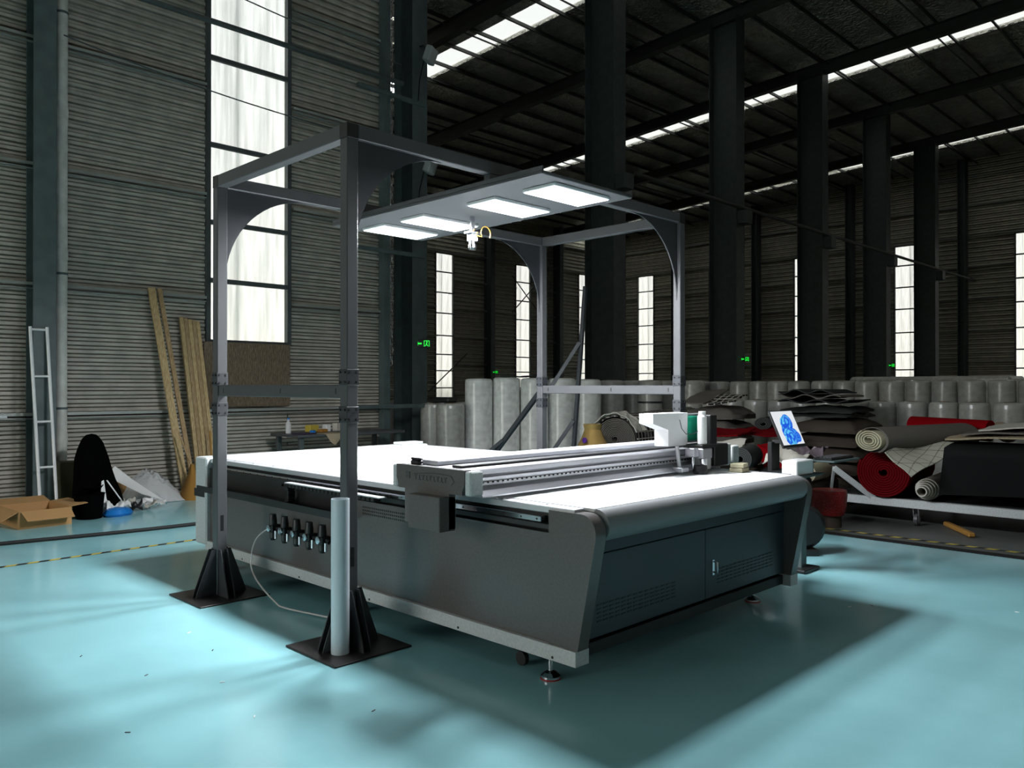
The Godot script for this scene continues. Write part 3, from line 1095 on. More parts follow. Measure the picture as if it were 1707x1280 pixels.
	for k in 58:
		g = G.new()
		var p: Vector3
		var ang := 0.0
		if k < 24:
			p = V(3.135, 0.72, 6.6 - k * 0.045)
		elif k < 34:
			var a := (k - 24) / 9.0 * PI
			p = V(3.135, 0.79 - 0.07 * cos(a), 5.53 - 0.0 - 0.07 * sin(a) + 0.0)
			ang = a
		else:
			p = V(3.135, 0.86, 5.53 - (k - 34) * -0.0 - (k - 34) * 0.05)
		g.box(p, Vector3(0.06, 0.026, 0.04), 0.004, Basis(Vector3.RIGHT, ang))
		part(cc, "link", g, M.rubber)
	g = G.new()
	g.cb(3.105, 0.874, 4.3, 3.165, 0.882, 5.5)
	part(m, "chain_cover", g, M.alu_soft)
	# row of air regulators
	g = G.new()
	g.cb(3.12, 0.5, 4.93, 3.2, 0.525, 5.76, 0.004)
	part(m, "regulator_rail", g, M.black)
	for k in 5:
		var u := 5.7 - k * 0.175
		g = G.new()
		g.box(V(3.13, 0.51, u), Vector3(0.08, 0.06, 0.07), 0.008)
		g.lathe([Vector2(0, 0.05), Vector2(0.024, 0.05), Vector2(0.03, 0.0), Vector2(0.03, -0.03), Vector2(0, -0.03)], 12, Transform3D(Basis(), V(3.12, 0.57, u)))
		g.lathe([Vector2(0, 0), Vector2(0.018, 0), Vector2(0.026, 0.02), Vector2(0.026, 0.07)], 12, Transform3D(Basis(), V(3.12, 0.42, u)))
		var rg := part(m, "air_regulator", g, M.black)
		g = G.new()
		g.lathe([Vector2(0, 0), Vector2(0.026, 0), Vector2(0.026, 0.012), Vector2(0, 0.014)], 14, Transform3D(Basis(Vector3.BACK, PI / 2), V(3.09, 0.515, u)))
		part(rg, "gauge", g, M.chrome)
		g = G.new()
		g.tube(PackedVector3Array([V(3.11, 0.44, u - 0.06), V(3.11, 0.5, u - 0.06)]), 0.012, 8)
		part(rg, "fitting", g, M.chrome)
	g = G.new()
	var hp := Curve3D.new()
	hp.add_point(V(3.12, 0.5, 5.76), Vector3.ZERO, V(-0.05, -0.05, 0.1) - V(0, 0, 0))
	hp.add_point(V(2.98, 0.28, 5.78), V(0.02, 0.12, 0.02), V(-0.02, -0.12, 0))
	hp.add_point(V(2.95, 0.02, 5.3), V(0, 0.06, 0.2), V(0, -0.0, -0.2))
	hp.add_point(V(3.1, 0.012, 4.6), V(-0.02, 0, 0.2), Vector3.ZERO)
	g.tube(hp.tessellate(4, 3), 0.007, 6)
	part(m, "air_hose", g, M.film)
	# small vent holes high on the side panel
	g = G.new()
	for k in 40:
		for r in 3:
			g.cb(3.198, 0.775 - r * 0.022, 3.75 + k * 0.022, 3.2005, 0.786 - r * 0.022, 3.761 + k * 0.022)
	part(m, "side_vents", g, M.black)
	gantry(m)

func gantry(m: Node3D) -> void:
	var q := Node3D.new()
	q.name = "gantry"
	m.add_child(q, true)
	org[q] = org[m]
	var g := G.new()
	# left and right carriage covers
	for s in [0, 1]:
		g = G.new()
		var v: float = 2.96 if s == 0 else 5.76
		var poly := PackedVector2Array([Vector2(3.31, 1.14), Vector2(3.31, 1.06), Vector2(3.33, 1.02), Vector2(3.33, 1.0), Vector2(3.44, 1.0), Vector2(3.44, 0.8), Vector2(3.84, 0.8), Vector2(3.84, 1.0), Vector2(3.9, 1.0), Vector2(3.9, 1.02), Vector2(3.92, 1.06), Vector2(3.92, 1.14)])
		g.prism(poly, V(v, 0, 0), Vector3.FORWARD, Vector3.UP, Vector3.RIGHT, 0.05)
		g.cb(v - 0.07 if s == 0 else v, 0.79, 3.44, v + 0.05 if s == 0 else v + 0.12, 0.985, 3.72, 0.004)
		var cov := part(q, "carriage_cover", g, M.machine)
		for e in [[3.26, 3.31], [3.92, 3.965]]:
			g = G.new()
			g.cb(v + 0.0, 1.0, e[0], v + 0.1, 1.135, e[1], 0.008)
			part(q, "cover_trim", g, M.lightgrey)
		if s == 0:
			# worn raised emblem: a square and a strip of letters under an arc
			g = G.new()
			g.cb(2.956, 1.062, 3.79, 2.96, 1.1, 3.83, 0.001)
			part(cov, "raised_emblem", g, M.frame)
			g = G.new()
			for k in 9:
				var u := 3.735 - k * 0.033
				g.cb(2.957, 1.06, u - 0.004, 2.96, 1.088, u + 0.004)
				if k % 2 == 0:
					g.cb(2.957, 1.084, u - 0.014, 2.96, 1.09, u + 0.014)
				else:
					g.cb(2.957, 1.058, u - 0.014, 2.96, 1.064, u + 0.014)
			var ap := PackedVector3Array()
			for k in 14:
				var a := k / 13.0
				ap.append(V(2.959, 1.092 + 0.014 * sin(a * PI * 0.8), 3.75 - a * 0.33))
			ap.append(V(2.959, 1.07, 3.395))
			ap.append(V(2.959, 1.05, 3.42))
			g.tube(ap, 0.0025, 5)
			part(cov, "raised_lettering", g, M.frame)
			g = G.new()
			g.cb(2.99, 1.14, 3.75, 3.03, 1.165, 3.83, 0.006)
			g.cb(3.0, 1.165, 3.74, 3.02, 1.18, 3.84, 0.005)
			part(q, "stop_button", g, M.black)
	g = G.new()
	g.cb(3.0, 1.1, 3.33, 5.8, 1.135, 3.9, 0.006)
	part(q, "top_plate", g, M.alu)
	g = G.new()
	g.cb(3.06, 1.136, 3.45, 5.72, 1.15, 3.53, 0.003)
	part(q, "track_groove", g, M.black)
	g = G.new()
	g.cb(3.06, 1.136, 3.66, 5.72, 1.165, 3.84, 0.004)
	part(q, "cable_channel", g, M.alu_soft)
	g = G.new()
	g.cb(3.06, 1.035, 3.36, 5.78, 1.1, 3.9, 0.004)
	part(q, "beam", g, M.alu_soft)
	g = G.new()
	g.cb(3.07, 1.07, 3.335, 5.7, 1.088, 3.36, 0.002)
	part(q, "upper_guide", g, M.alu)
	g = G.new()
	for k in 66:
		g.cb(3.1 + k * 0.04, 1.05, 3.352, 3.108 + k * 0.04, 1.058, 3.36)
	g.cb(3.07, 1.058, 3.354, 5.7, 1.061, 3.36)
	part(q, "scale_marks", g, M.black)
	g = G.new()
	var lp := PackedVector2Array([Vector2(3.36, 1.035), Vector2(3.3, 1.02), Vector2(3.27, 0.992), Vector2(3.27, 0.984), Vector2(3.36, 0.984)])
	g.prism(lp, V(3.06, 0, 0), Vector3.FORWARD, Vector3.UP, Vector3.RIGHT, 2.66)
	part(q, "lower_guard", g, M.alu)
	# cutting head
	g = G.new()
	var hp := PackedVector2Array([Vector2(3.72, 1.4), Vector2(3.28, 1.4), Vector2(3.28, 1.17), Vector2(3.56, 1.17), Vector2(3.56, 1.32), Vector2(3.72, 1.36)])
	var side := PackedVector2Array([Vector2(4.73, 1.41), Vector2(5.17, 1.41), Vector2(5.17, 1.17), Vector2(4.92, 1.17), Vector2(4.92, 1.29), Vector2(4.73, 1.34)])
	g.prism(side, V(0, 0, 3.3), Vector3.RIGHT, Vector3.UP, Vector3.FORWARD, 0.12)
	var hd := part(q, "head_cover", g, M.white)
	g = G.new()
	g.tube(PackedVector3Array([V(5.06, 1.36, 3.299), V(5.01, 1.35, 3.26), V(5.0, 1.3, 3.24), V(5.04, 1.26, 3.23), V(5.12, 1.255, 3.22), V(5.2, 1.28, 3.22), V(5.25, 1.33, 3.26)]), 0.003, 5)
	part(hd, "thin_cable", g, M.black)
	g = G.new()
	g.cb(5.171, 1.18, 3.335, 5.4, 1.4, 3.36, 0.004)
	part(q, "head_side", g, M.alu_soft)
	g = G.new()
	g.cb(5.172, 1.2, 3.31, 5.33, 1.38, 3.334, 0.004)
	part(q, "green_panel", g, M.green)
	g = G.new()
	g.cb(5.33, 1.17, 3.2, 5.42, 1.39, 3.32, 0.006)
	part(q, "motor_box", g, M.black)
	g = G.new()
	g.lathe([Vector2(0, 0.0), Vector2(0.034, 0.0), Vector2(0.034, 0.2), Vector2(0.026, 0.215), Vector2(0.026, 0.24), Vector2(0, 0.24)], 18, Transform3D(Basis(), V(5.21, 1.18, 3.2)))
	part(q, "spindle_motor", g, M.white)
	g = G.new()
	g.lathe([Vector2(0.038, 0.0), Vector2(0.038, 0.03)], 18, Transform3D(Basis(), V(5.21, 1.15, 3.2)))
	g.cb(5.15, 1.15, 3.16, 5.34, 1.175, 3.33, 0.003)
	part(q, "motor_mount", g, M.black)
	g = G.new()
	g.cb(5.14, 1.075, 3.15, 5.27, 1.15, 3.25, 0.006)
	g.cb(5.07, 1.09, 3.18, 5.135, 1.155, 3.26, 0.006)
	part(q, "tool_block", g, M.alu)
	g = G.new()
	g.lathe([Vector2(0.0, -0.09), Vector2(0.004, -0.09), Vector2(0.012, -0.05), Vector2(0.012, 0.0)], 10, Transform3D(Basis(), V(5.1, 1.09, 3.21)))
	g.lathe([Vector2(0.0, -0.075), Vector2(0.02, -0.075), Vector2(0.022, 0.0)], 12, Transform3D(Basis(), V(5.2, 1.075, 3.19)))
	part(q, "tool_tip", g, M.chrome)
	g = G.new()
	g.cb(5.27, 0.985, 3.2, 5.34, 1.15, 3.32, 0.008)
	part(q, "tool_bracket", g, M.alu_soft)
	g = G.new()
	g.lathe([Vector2(0, 0), Vector2(0.05, 0), Vector2(0.055, 0.02), Vector2(0.05, 0.06), Vector2(0, 0.06)], 16, Transform3D(Basis(), V(5.15, 0.967, 3.18)))
	part(q, "pressure_foot", g, M.black)
	g = G.new()
	g.tube(PackedVector3Array([V(5.0, 1.17, 3.28), V(5.0, 1.02, 3.26)]), 0.014, 10)
	g.cb(4.96, 0.985, 3.21, 5.05, 1.02, 3.31, 0.005)
	part(q, "laser_pointer", g, M.alu_soft)
	g = G.new()
	g.cb(5.42, 1.0, 3.22, 5.62, 1.165, 3.32, 0.006)
	part(q, "end_stop_box", g, M.black)
	g = G.new()
	g.cb(5.62, 1.0, 3.23, 5.68, 1.16, 3.33, 0.006)
	part(q, "end_bracket", g, M.lightgrey)

# ---------- right side: control station, trolley and material heap
func screen_tex() -> ImageTexture:
	var im := Image.create(256, 224, true, Image.FORMAT_RGB8)
	im.fill(C8(232, 236, 240))
	var f := FastNoiseLite.new()
	f.seed = 4
	f.frequency = 0.012
	for y in 224:
		for x in 256:
			var p := Vector2(x, y)
			# overlapping ribbon petals in blues
			var best := 0.0
			for k in 7:
				var c: Vector2 = [Vector2(120, 95), Vector2(150, 75), Vector2(105, 140), Vector2(180, 165), Vector2(140, 170), Vector2(205, 175), Vector2(95, 185)][k]
				var rr: float = [60.0, 54.0, 56.0, 48.0, 56.0, 36.0, 40.0][k]
				var d := p.distance_to(c) / rr
				if d < 1.0:
					var wv := 0.5 + 0.5 * sin(d * 9.0 + k * 1.9 + f.get_noise_2d(x, y) * 6.0)
					best = 1.0
					im.set_pixel(x, y, C8(20, 80, 225).lerp(C8(110, 225, 250), wv * (0.35 + 0.65 * clampf(1.2 - (x - 60) / 160.0, 0, 1))))
	im.generate_mipmaps()
	return ImageTexture.create_from_image(im)

func control_station() -> void:
	var s := thing("control_stand", "white and grey control stand beside the right end of the machine", "stand", V(6.6, 0, 3.3))
	var g := G.new()
	g.cb(6.75, 0.0, 3.16, 6.85, 0.84, 3.3, 0.005)
	part(s, "post", g, M.steel_green)
	g = G.new()
	g.cb(6.64, 0.0, 3.08, 6.94, 0.03, 3.4, 0.006)
	part(s, "foot", g, M.black)
	g = G.new()
	g.cb(6.5, 0.85, 3.08, 6.81, 0.975, 3.22, 0.008)
	part(s, "white_box", g, M.white)
	g = G.new()
	g.cb(6.42, 0.79, 3.12, 6.74, 0.828, 3.3, 0.005)
	part(s, "red_box", g, M.red)
	g = G.new()
	g.cb(6.5, 0.83, 3.05, 6.95, 0.849, 3.3, 0.003)
	g.cb(6.82, 0.95, 2.9, 7.36, 0.965, 3.14, 0.003)
	g.cb(6.82, 0.86, 3.1, 6.86, 0.95, 3.2, 0.003)
	part(s, "shelf", g, M.steel_green)
	g = G.new()
	g.cb(6.6, 0.85, 3.36, 6.75, 1.12, 3.4, 0.004)
	g.cb(6.6, 0.85, 3.22, 6.75, 0.87, 3.36)
	part(s, "monitor_arm", g, M.black)
	# keyboard on the shelf
	var kb := thing("keyboard", "black keyboard lying on the control shelf", "keyboard", V(7.08, 0.965, 3.02))
	g = G.new()
	g.cb(6.86, 0.966, 2.94, 7.32, 0.985, 3.1, 0.004)
	part(kb, "case", g, M.black)
	g = G.new()
	for r in 5:
		for k in 15:
			g.cb(6.88 + k * 0.028, 0.985, 2.955 + r * 0.027, 6.902 + k * 0.028, 0.992, 2.976 + r * 0.027, 0.002)
	part(kb, "keys", g, M.frame)
	# monitor
	var mo := thing("monitor", "tilted monitor showing a blue ribbon flower on white", "monitor", V(6.66, 1.05, 3.3))
	var bs := Basis(Vector3.RIGHT, -0.42)
	var c := V(6.68, 1.235, 3.26)
	g = G.new()
	g.box(c, Vector3(0.41, 0.345, 0.02), 0.004, bs)
	part(mo, "case", g, M.black)
	g = G.new()
	var z := bs * Vector3.BACK
	var y := bs * Vector3.UP
	var o := c + z * 0.0115 + y * 0.006
	g.quad(o - Vector3.RIGHT * 0.198 - y * 0.155, o + Vector3.RIGHT * 0.198 - y * 0.155, o + Vector3.RIGHT * 0.198 + y * 0.155, o - Vector3.RIGHT * 0.198 + y * 0.155, z)
	var sm := mat(Color.BLACK, 0.3)
	sm.emission_enabled = true
	sm.emission = Color.WHITE
	sm.emission_operator = BaseMaterial3D.EMISSION_OP_MULTIPLY
	sm.emission_texture = screen_tex()
	sm.emission_energy_multiplier = 0.95
	part(mo, "screen", g, sm)
	g = G.new()
	g.box(c - z * 0.03 - y * 0.05, Vector3(0.12, 0.12, 0.04), 0.01, bs)
	g.bar(c - z * 0.04 - y * 0.1, V(6.675, 1.12, 3.38), 0.05, 0.03)
	part(mo, "mount", g, M.black)
	# black blower
	var b := thing("vacuum_blower", "round black blower on the floor behind the machine end", "blower", V(7.5, 0, 3.5))
	g = G.new()
	g.lathe([Vector2(0, 0), Vector2(0.17, 0), Vector2(0.21, 0.04), Vector2(0.21, 0.24), Vector2(0.17, 0.3), Vector2(0, 0.3)], 24, Transform3D(Basis(Vector3.RIGHT, -PI / 2).rotated(Vector3.UP, -0.78), V(7.38, 0.27, 3.42)))
	part(b, "housing", g, M.black)
	g = G.new()
	g.box(V(7.46, 0.03, 3.52), Vector3(0.3, 0.06, 0.3), 0.01, Basis(Vector3.UP, 0.78))
	part(b, "foot", g, M.black)
	g = G.new()
	g.tube(PackedVector3Array([V(7.3, 0.42, 3.5), V(7.2, 0.55, 3.55), V(7.05, 0.6, 3.6)]), 0.05, 10)
	part(b, "outlet", g, M.lightgrey)

func folds(o: Vector3, ax: Vector3, ay: Vector3, nx: int, ny: int, amp: float, fr: float, sd: int, sag := 0.0, droop := 0.0) -> Array:
	var f := FastNoiseLite.new()
	f.seed = sd
	f.frequency = fr
	var up := ax.cross(ay).normalized()
	if up.y < 0.0:
		up = -up
	var rows := []
	for i in ny + 1:
		var r := []
		for j in nx + 1:
			var a := float(j) / nx
			var b := float(i) / ny
			var p := o + ax * a + ay * b
			p += up * (f.get_noise_2d(p.x * 10.0 + p.y * 7.0, p.z * 10.0) * amp)
			p.y += sag * (4.0 * a * (1.0 - a) - 0.5)
			var ed := minf(minf(a, 1.0 - a), minf(b, 1.0 - b)) * 2.0
			p.y -= droop * pow(1.0 - ed, 4.0)
			r.append(p)
		rows.append(r)
	return rows

func trolley_and_heap() -> void:
	var g := G.new()
	# trolley
	var t := thing("flat_trolley", "low white flat trolley carrying carpet rolls", "trolley", V(10.5, 0, 2.8))
	g = G.new()
	g.cb(9.84, 0.2, 0.6, 9.92, 0.295, 4.3, 0.006)
	g.cb(11.3, 0.2, 0.6, 11.38, 0.295, 4.3, 0.006)
	for u in [0.6, 1.8, 3.0, 4.22]:
		g.cb(9.92, 0.21, u, 11.3, 0.29, u + 0.08, 0.004)
	part(t, "frame", g, M.lightgrey)
	g = G.new()
	g.cb(9.92, 0.27, 0.62, 11.3, 0.296, 4.28)
	part(t, "deck", g, M.felt_dark)
	for q in [[9.9, 3.25], [9.9, 1.0], [11.3, 3.25], [11.3, 1.0]]:
		g = G.new()
		g.tube(PackedVector3Array([V(q[0], 0.07, q[1] - 0.02), V(q[0], 0.07, q[1] + 0.02)]), 0.07, 18)
		var wh := part(t, "caster_wheel", g, M.frame)
		g = G.new()
		g.tube(PackedVector3Array([V(q[0], 0.07, q[1] - 0.024), V(q[0], 0.07, q[1] + 0.024)]), 0.045, 14)
		for s in [-0.028, 0.028]:
			g.bar(V(q[0] + 0.0, 0.06, q[1] + s), V(q[0] - 0.04, 0.2, q[1] + s), 0.03, 0.006, Vector3.BACK)
		part(wh, "fork", g, M.alu)
	g = G.new()
	g.bar(V(9.6, 0.63, 4.09), V(9.88, 0.27, 3.72), 0.03, 0.07, Vector3.UP, 0.004)
	g.bar(V(9.6, 0.63, 4.09), V(9.9, 0.27, 4.26), 0.03, 0.05, Vector3.UP, 0.004)
	part(t, "push_bar", g, M.lightgrey)
	# rolls on it
	var ax := Vector3(1, 0, -0.12).normalized()
	g = G.new()
	g.spiral(V(9.78, 0.6, 3.58), ax, 1.45, 0.04, 0.288, 9.0, 0.022, 0.5)
	solo("carpet_roll", "big dark red carpet roll with its end facing out on the trolley", "roll", g, M.felt_red, V(9.78, 0.31, 3.58), "carpet rolls")
	g = G.new()
	var cr := thing("carpet_roll", "grey carpet roll with cream fleecy end lying on the red roll", "roll", V(9.56, 0.8, 3.62), "carpet rolls")
	g = G.new()
	g.spiral(V(9.45, 0.99, 3.62), Vector3(1, 0.02, 0.45), 1.45, 0.05, 0.2, 4.0, 0.024, 1.0, 0.62)
	part(cr, "fleece_core", g, M.cream)
	g = G.new()
	g.spiral(V(9.5, 0.99, 3.6), Vector3(1, 0.02, 0.45), 1.42, 0.21, 0.232, 1.3, 0.014, 2.6, 0.64)
	part(cr, "grey_backing", g, M.felt)
	g = G.new()
	g.spiral(V(10.9, 1.08, 2.75), V(0.25, 0.02, 1.0), 1.0, 0.03, 0.125, 4.0, 0.026, 0.0)
	solo("carpet_roll", "bright red carpet roll behind the cream fleecy roll", "roll", g, M.felt_crimson, V(10.9, 0.95, 2.75), "carpet rolls")
	g = G.new()
	g.spiral(V(9.62, 0.43, 3.12), Vector3(1, 0.0, -0.1), 1.1, 0.045, 0.13, 5.0, 0.012, 0.4, 1.0, 22, 0.35)
	solo("carpet_roll", "small striped roll with pale edges at the trolley rim", "roll", g, M.fabric_pale, V(9.62, 0.3, 3.12), "carpet rolls")
	# pale sheet with a printed grid
	g = G.new()
	var rows := []
	for i in 9:
		var r := []
		for j in 13:
			var a := j / 12.0
			var b := i / 8.0
			var p := (V(9.26, 0.62, 3.1).lerp(V(10.0, 0.93, 2.8), a)).lerp(V(9.32, 0.86, 3.4).lerp(V(10.3, 0.98, 3.27), a), b)
			p.y += 0.012 * sin(a * 9.0) + 0.01 * sin(b * 7.0)
			r.append(p)
		rows.append(r)
	g.sheet(rows, 0.014)
	solo("grid_mat", "pale mat printed with a dark grid sloping over the red roll", "mat", g, M.plaid, V(9.7, 0.64, 3.0))
	# black sheet hanging over the trolley edge
	g = G.new()
	rows = []
	for i in 12:
		var r := []
		for j in 10:
			var a := j / 9.0
			var b := i / 11.0
			var u := lerpf(2.98 - 0.16 * b, 1.2, a)
			var v: float
			var h: float
			if b < 0.55:
				var k := b / 0.55
				v = lerpf(9.78, 9.66, k) + 0.02 * sin(a * 7.0 + b * 3.0)
				h = lerpf(0.4 + 0.1 * a, 0.92, k)
			else:
				var k := (b - 0.55) / 0.45
				v = lerpf(9.66, 10.7, k)
				h = 0.92 + 0.07 * sin(k * PI) - 0.05 * k
			r.append(V(v, h, u))
		rows.append(r)
	g.sheet(rows, 0.02)
	solo("black_sheet", "large charcoal sheet hanging over the front of the trolley", "sheet", g, M.charcoal, V(9.8, 0.4, 2.0))
	for k in 3:
		g = G.new()
		g.sheet(folds(V(9.72 + k * 0.1, 1.03 + k * 0.05, 2.9 - k * 0.14), V(0.1, 0.02, -1.7 + k * 0.2), V(1.0, 0.03, 0.05), 12, 6, 0.03, 0.12, 50 + k, 0.03), 0.016)
		solo("folded_sheet", ["beige sheet lying on top of the charcoal sheet", "pale grey sheet edge on the charcoal sheet", "thin cream topmost sheet on the charcoal pile"][k], "sheet", g, [M.beige, M.felt, M.fabric_pale][k], V(9.8, 0.96, 2.6), "sheets on the trolley")
	g = G.new()
	g.spiral(V(10.72, 1.06, 2.52), Vector3(1, 0, -0.35), 0.9, 0.04, 0.105, 5.0, 0.014, 0.0)
	solo("carpet_roll", "small beige roll with a dark hollow core near the right edge", "roll", g, M.beige, V(10.72, 0.95, 2.52), "carpet rolls")
	g = G.new()
	g.sheet(folds(V(10.75, 0.86, 2.3), V(0.05, 0.0, -0.7), V(0.5, 0.03, 0.1), 8, 6, 0.03, 0.1, 61), 0.03)
	solo("folded_sheet", "dark red sheet beside the small beige roll", "sheet", g, M.felt_red, V(10.8, 0.85, 2.0), "sheets on the trolley")
	g = G.new()
	g.cb(10.75, 0.297, 0.9, 11.25, 0.84, 3.2, 0.05)
	solo("felt_bale", "dark felt bale in the middle of the trolley load", "bale", g, M.felt_dark, V(11.0, 0.297, 2.0))
	# red film wrapped drum
	var d := thing("wrapped_drum", "short drum wrapped in shiny red film beside the trolley", "drum", V(9.15, 0, 3.95))
	g = G.new()
	g.lathe([Vector2(0, 0.14), Vector2(0.16, 0.14), Vector2(0.18, 0.18), Vector2(0.2, 0.36), Vector2(0.19, 0.42), Vector2(0, 0.43)], 26, Transform3D(Basis(), V(9.15, 0, 3.95)), 0.02, 1.0)
	var dm := bump(mat(C8(170, 40, 44), 0.2), M.crinkle, 2.0)
	dm.uv1_triplanar = true
	dm.uv1_scale = Vector3.ONE * 4.0
	part(d, "red_wrap", g, dm)
	g = G.new()
	g.lathe([Vector2(0, 0), Vector2(0.13, 0), Vector2(0.13, 0.145), Vector2(0, 0.145)], 20, Transform3D(Basis(), V(9.15, 0, 3.95)))
	part(d, "stem", g, M.felt_brown)
	# wooden stake and tape on the bare floor
	g = G.new()
	g.bar(V(10.1, 0.03, 3.0), V(9.5, 0.03, 2.57), 0.07, 0.05, Vector3.UP, 0.012)
	solo("wooden_stake", "short orange brown timber stake on the bare floor", "stake", g, M.straw, V(9.8, 0, 2.8))
	tape("hazard_tape", "yellow and black tape line along the bare floor edge", V(8.98, 0, 4.3), V(8.98, 0, 0.6))
	tape("hazard_tape", "yellow and black tape line across the turquoise floor", V(1.0, 0, 8.25), V(6.6, 0, 8.38))
	g = G.new()
	g.cb(8.64, 0.0, -4.0, 8.78, 0.006, 4.6)
	solo("rubber_strip", "black rubber strip along the edge of the turquoise floor", "strip", g, M.rubber, V(8.7, 0, 0))
	g = G.new()
	var pts := PackedVector3Array()
	for k in 24:
		var f := k / 23.0
		pts.append(V(0.9 + f * 5.0, 0.022, 9.45 - 0.42 * f + 0.05 * sin(f * 9.0)))
	g.tube(pts, 0.02, 8)
	solo("power_cable", "thick dark cable lying across the turquoise floor", "cable", g, M.rubber, V(3, 0, 9.2))
	# ---- heap behind the machine
	var nd := V(1.96, 0.06, 0.32).normalized()
	g = G.new()
	g.spiral(V(9.43, 0.84, 7.25), nd, 2.6, 0.04, 0.33, 12.0, 0.014, 0.6, 0.95)
	var nr := thing("net_roll", "large roll of dark net with a pale grid and ringed end", "roll", V(9.43, 0.46, 7.25))
	part(nr, "ringed_core", g, M.felt)
	g = G.new()
	g.spiral(V(9.45, 0.84, 7.25), nd, 2.58, 0.352, 0.362, 1.6, 0.012, 0.6, 0.95)
	part(nr, "net_cover", g, M.net)
	g = G.new()
	g.cb(9.5, 0.0, 6.95, 11.9, 0.46, 7.75, 0.02)
	solo("wooden_crate", "long low crate carrying the net roll", "crate", g, M.cardboard_in, V(10.7, 0, 7.35))
	g = G.new()
	var xx := Vector3.UP.cross(nd).normalized()
	var rows2 := []
	for i in 17:
		var r := []
		for j in 7:
			var a := lerpf(-0.1, PI * 0.9, i / 16.0)
			var b := j / 6.0
			var rr := 0.385 + 0.012 * sin(i * 2.1 + j) + 0.012 * sin(j * 2.3)
			r.append(V(9.43, 0.84, 7.25) + nd * (0.26 * b - 0.05 + 0.05 * sin(i * 0.9) * b) + (xx * cos(a) + Vector3.UP * sin(a)) * rr)
		rows2.append(r)
	g.sheet(rows2, 0.012)
	solo("drape_cloth", "crumpled pale cloth draped over the end of the net roll", "cloth", g, M.fabric_pale, V(9.45, 0.8, 7.25))
	g = G.new()
	g.box(V(9.62, 0.46, 6.3), Vector3(0.1, 0.94, 0.6), 0.01, Basis(Vector3.UP, 0.6) * Basis(Vector3.BACK, 0.05))
	solo("foam_block", "beige tilted board behind the gantry", "board", g, M.beige, V(9.62, 0.0, 6.3))
	var bag := thing("paper_bag", "crumpled yellow paper bag with a purple mark", "bag", V(8.85, 0, 7.2))
	g = G.new()
	g.lathe([Vector2(0, 0), Vector2(0.2, 0.0), Vector2(0.24, 0.2), Vector2(0.26, 0.55), Vector2(0.25, 0.76), Vector2(0.17, 0.9), Vector2(0.13, 1.0), Vector2(0.15, 1.08), Vector2(0.05, 1.05), Vector2(0, 1.0)], 26, Transform3D(Basis.from_scale(Vector3(0.55, 1, 0.9)).rotated(Vector3.UP, 0.7), V(8.85, 0, 7.2)), 0.1, 2.0)
	part(bag, "body", g, M.kraft)
	g = G.new()
	g.tube(PackedVector3Array([V(8.64, 0.86, 7.18), V(8.665, 0.86, 7.175)]), 0.04, 10)
	part(bag, "printed_mark", g, mat(C8(90, 40, 140), 0.6))
	heap()

func tape(nm: String, label: String, a: Vector3, b: Vector3) -> void:
	var t := thing(nm, label, "tape", a, "hazard tape lines")
	var d := (b - a).normalized()
	var s := Vector3.UP.cross(d) * 0.03
	var l := (b - a).length()
	for c in 2:
		var g := G.new()
		var x := 0.0 if c == 0 else 0.09
		while x < l:
			var p := a + d * x + Vector3.UP * 0.0022
			var q := a + d * minf(x + 0.09, l) + Vector3.UP * 0.0022
			g.quad(p - s, q - s, q + s + d * 0.04, p + s + d * 0.04, Vector3.UP)
			x += 0.18
		part(t, "yellow_stripes" if c == 0 else "black_stripes", g, M.tape_yellow if c == 0 else M.rubber)

func slab_stack(label: String, m: Material, c: Vector3, size: Vector3, turn: float, tilt: float, sd: int) -> void:
	var t := thing("felt_stack", label, "felt", c, "felt sheets in the heap")
	var bs := Basis(Vector3.UP, turn) * Basis(Vector3.BACK, tilt)
	var n := maxi(2, int(size.y / 0.17))
	for k in n:
		var g := G.new()
		rng.seed = sd * 31 + k
		var y := size.y * k / n
		var tw := bs * Basis(Vector3.UP, rng.randf_range(-0.12, 0.12))
		var sx := size.x * rng.randf_range(0.88, 1.04)
		var sz := size.z * rng.randf_range(0.88, 1.04)
		var o := bs * Vector3(rng.randf_range(-0.05, 0.05), y + 0.02, rng.randf_range(-0.05, 0.05)) - tw * Vector3(sx * 0.5, 0, sz * 0.5)
		# lower half stays flat, the top bulges and droops at the rim
		var lo := folds(c + o, tw * Vector3(sx, 0, 0), tw * Vector3(0, 0, sz), 14, 14, 0.02, 0.12, sd + k)
		var hi := folds(c + o + Vector3.UP * (size.y / n * 0.9), tw * Vector3(sx, 0, 0), tw * Vector3(0, 0, sz), 14, 14, 0.05, 0.16, sd + k + 50, 0.02, size.y / n * 0.6)
		g.sheet(lo, 0.01)
		g.sheet(hi, 0.012)
		for i in 14:
			for q in [[0, i, 0, i + 1], [14, i, 14, i + 1], [i, 0, i + 1, 0], [i, 14, i + 1, 14]]:
				var p0: Vector3 = lo[q[0]][q[1]]
				var p1: Vector3 = lo[q[2]][q[3]]
				var p2: Vector3 = hi[q[2]][q[3]]
				var p3: Vector3 = hi[q[0]][q[1]]
				var nn := (p0 + p1) * 0.5 - (c + bs * Vector3(0, y, 0))
				nn.y = 0.0
				g.quad(p0, p1, p2, p3, nn.normalized())
		part(t, "layer", g, m)

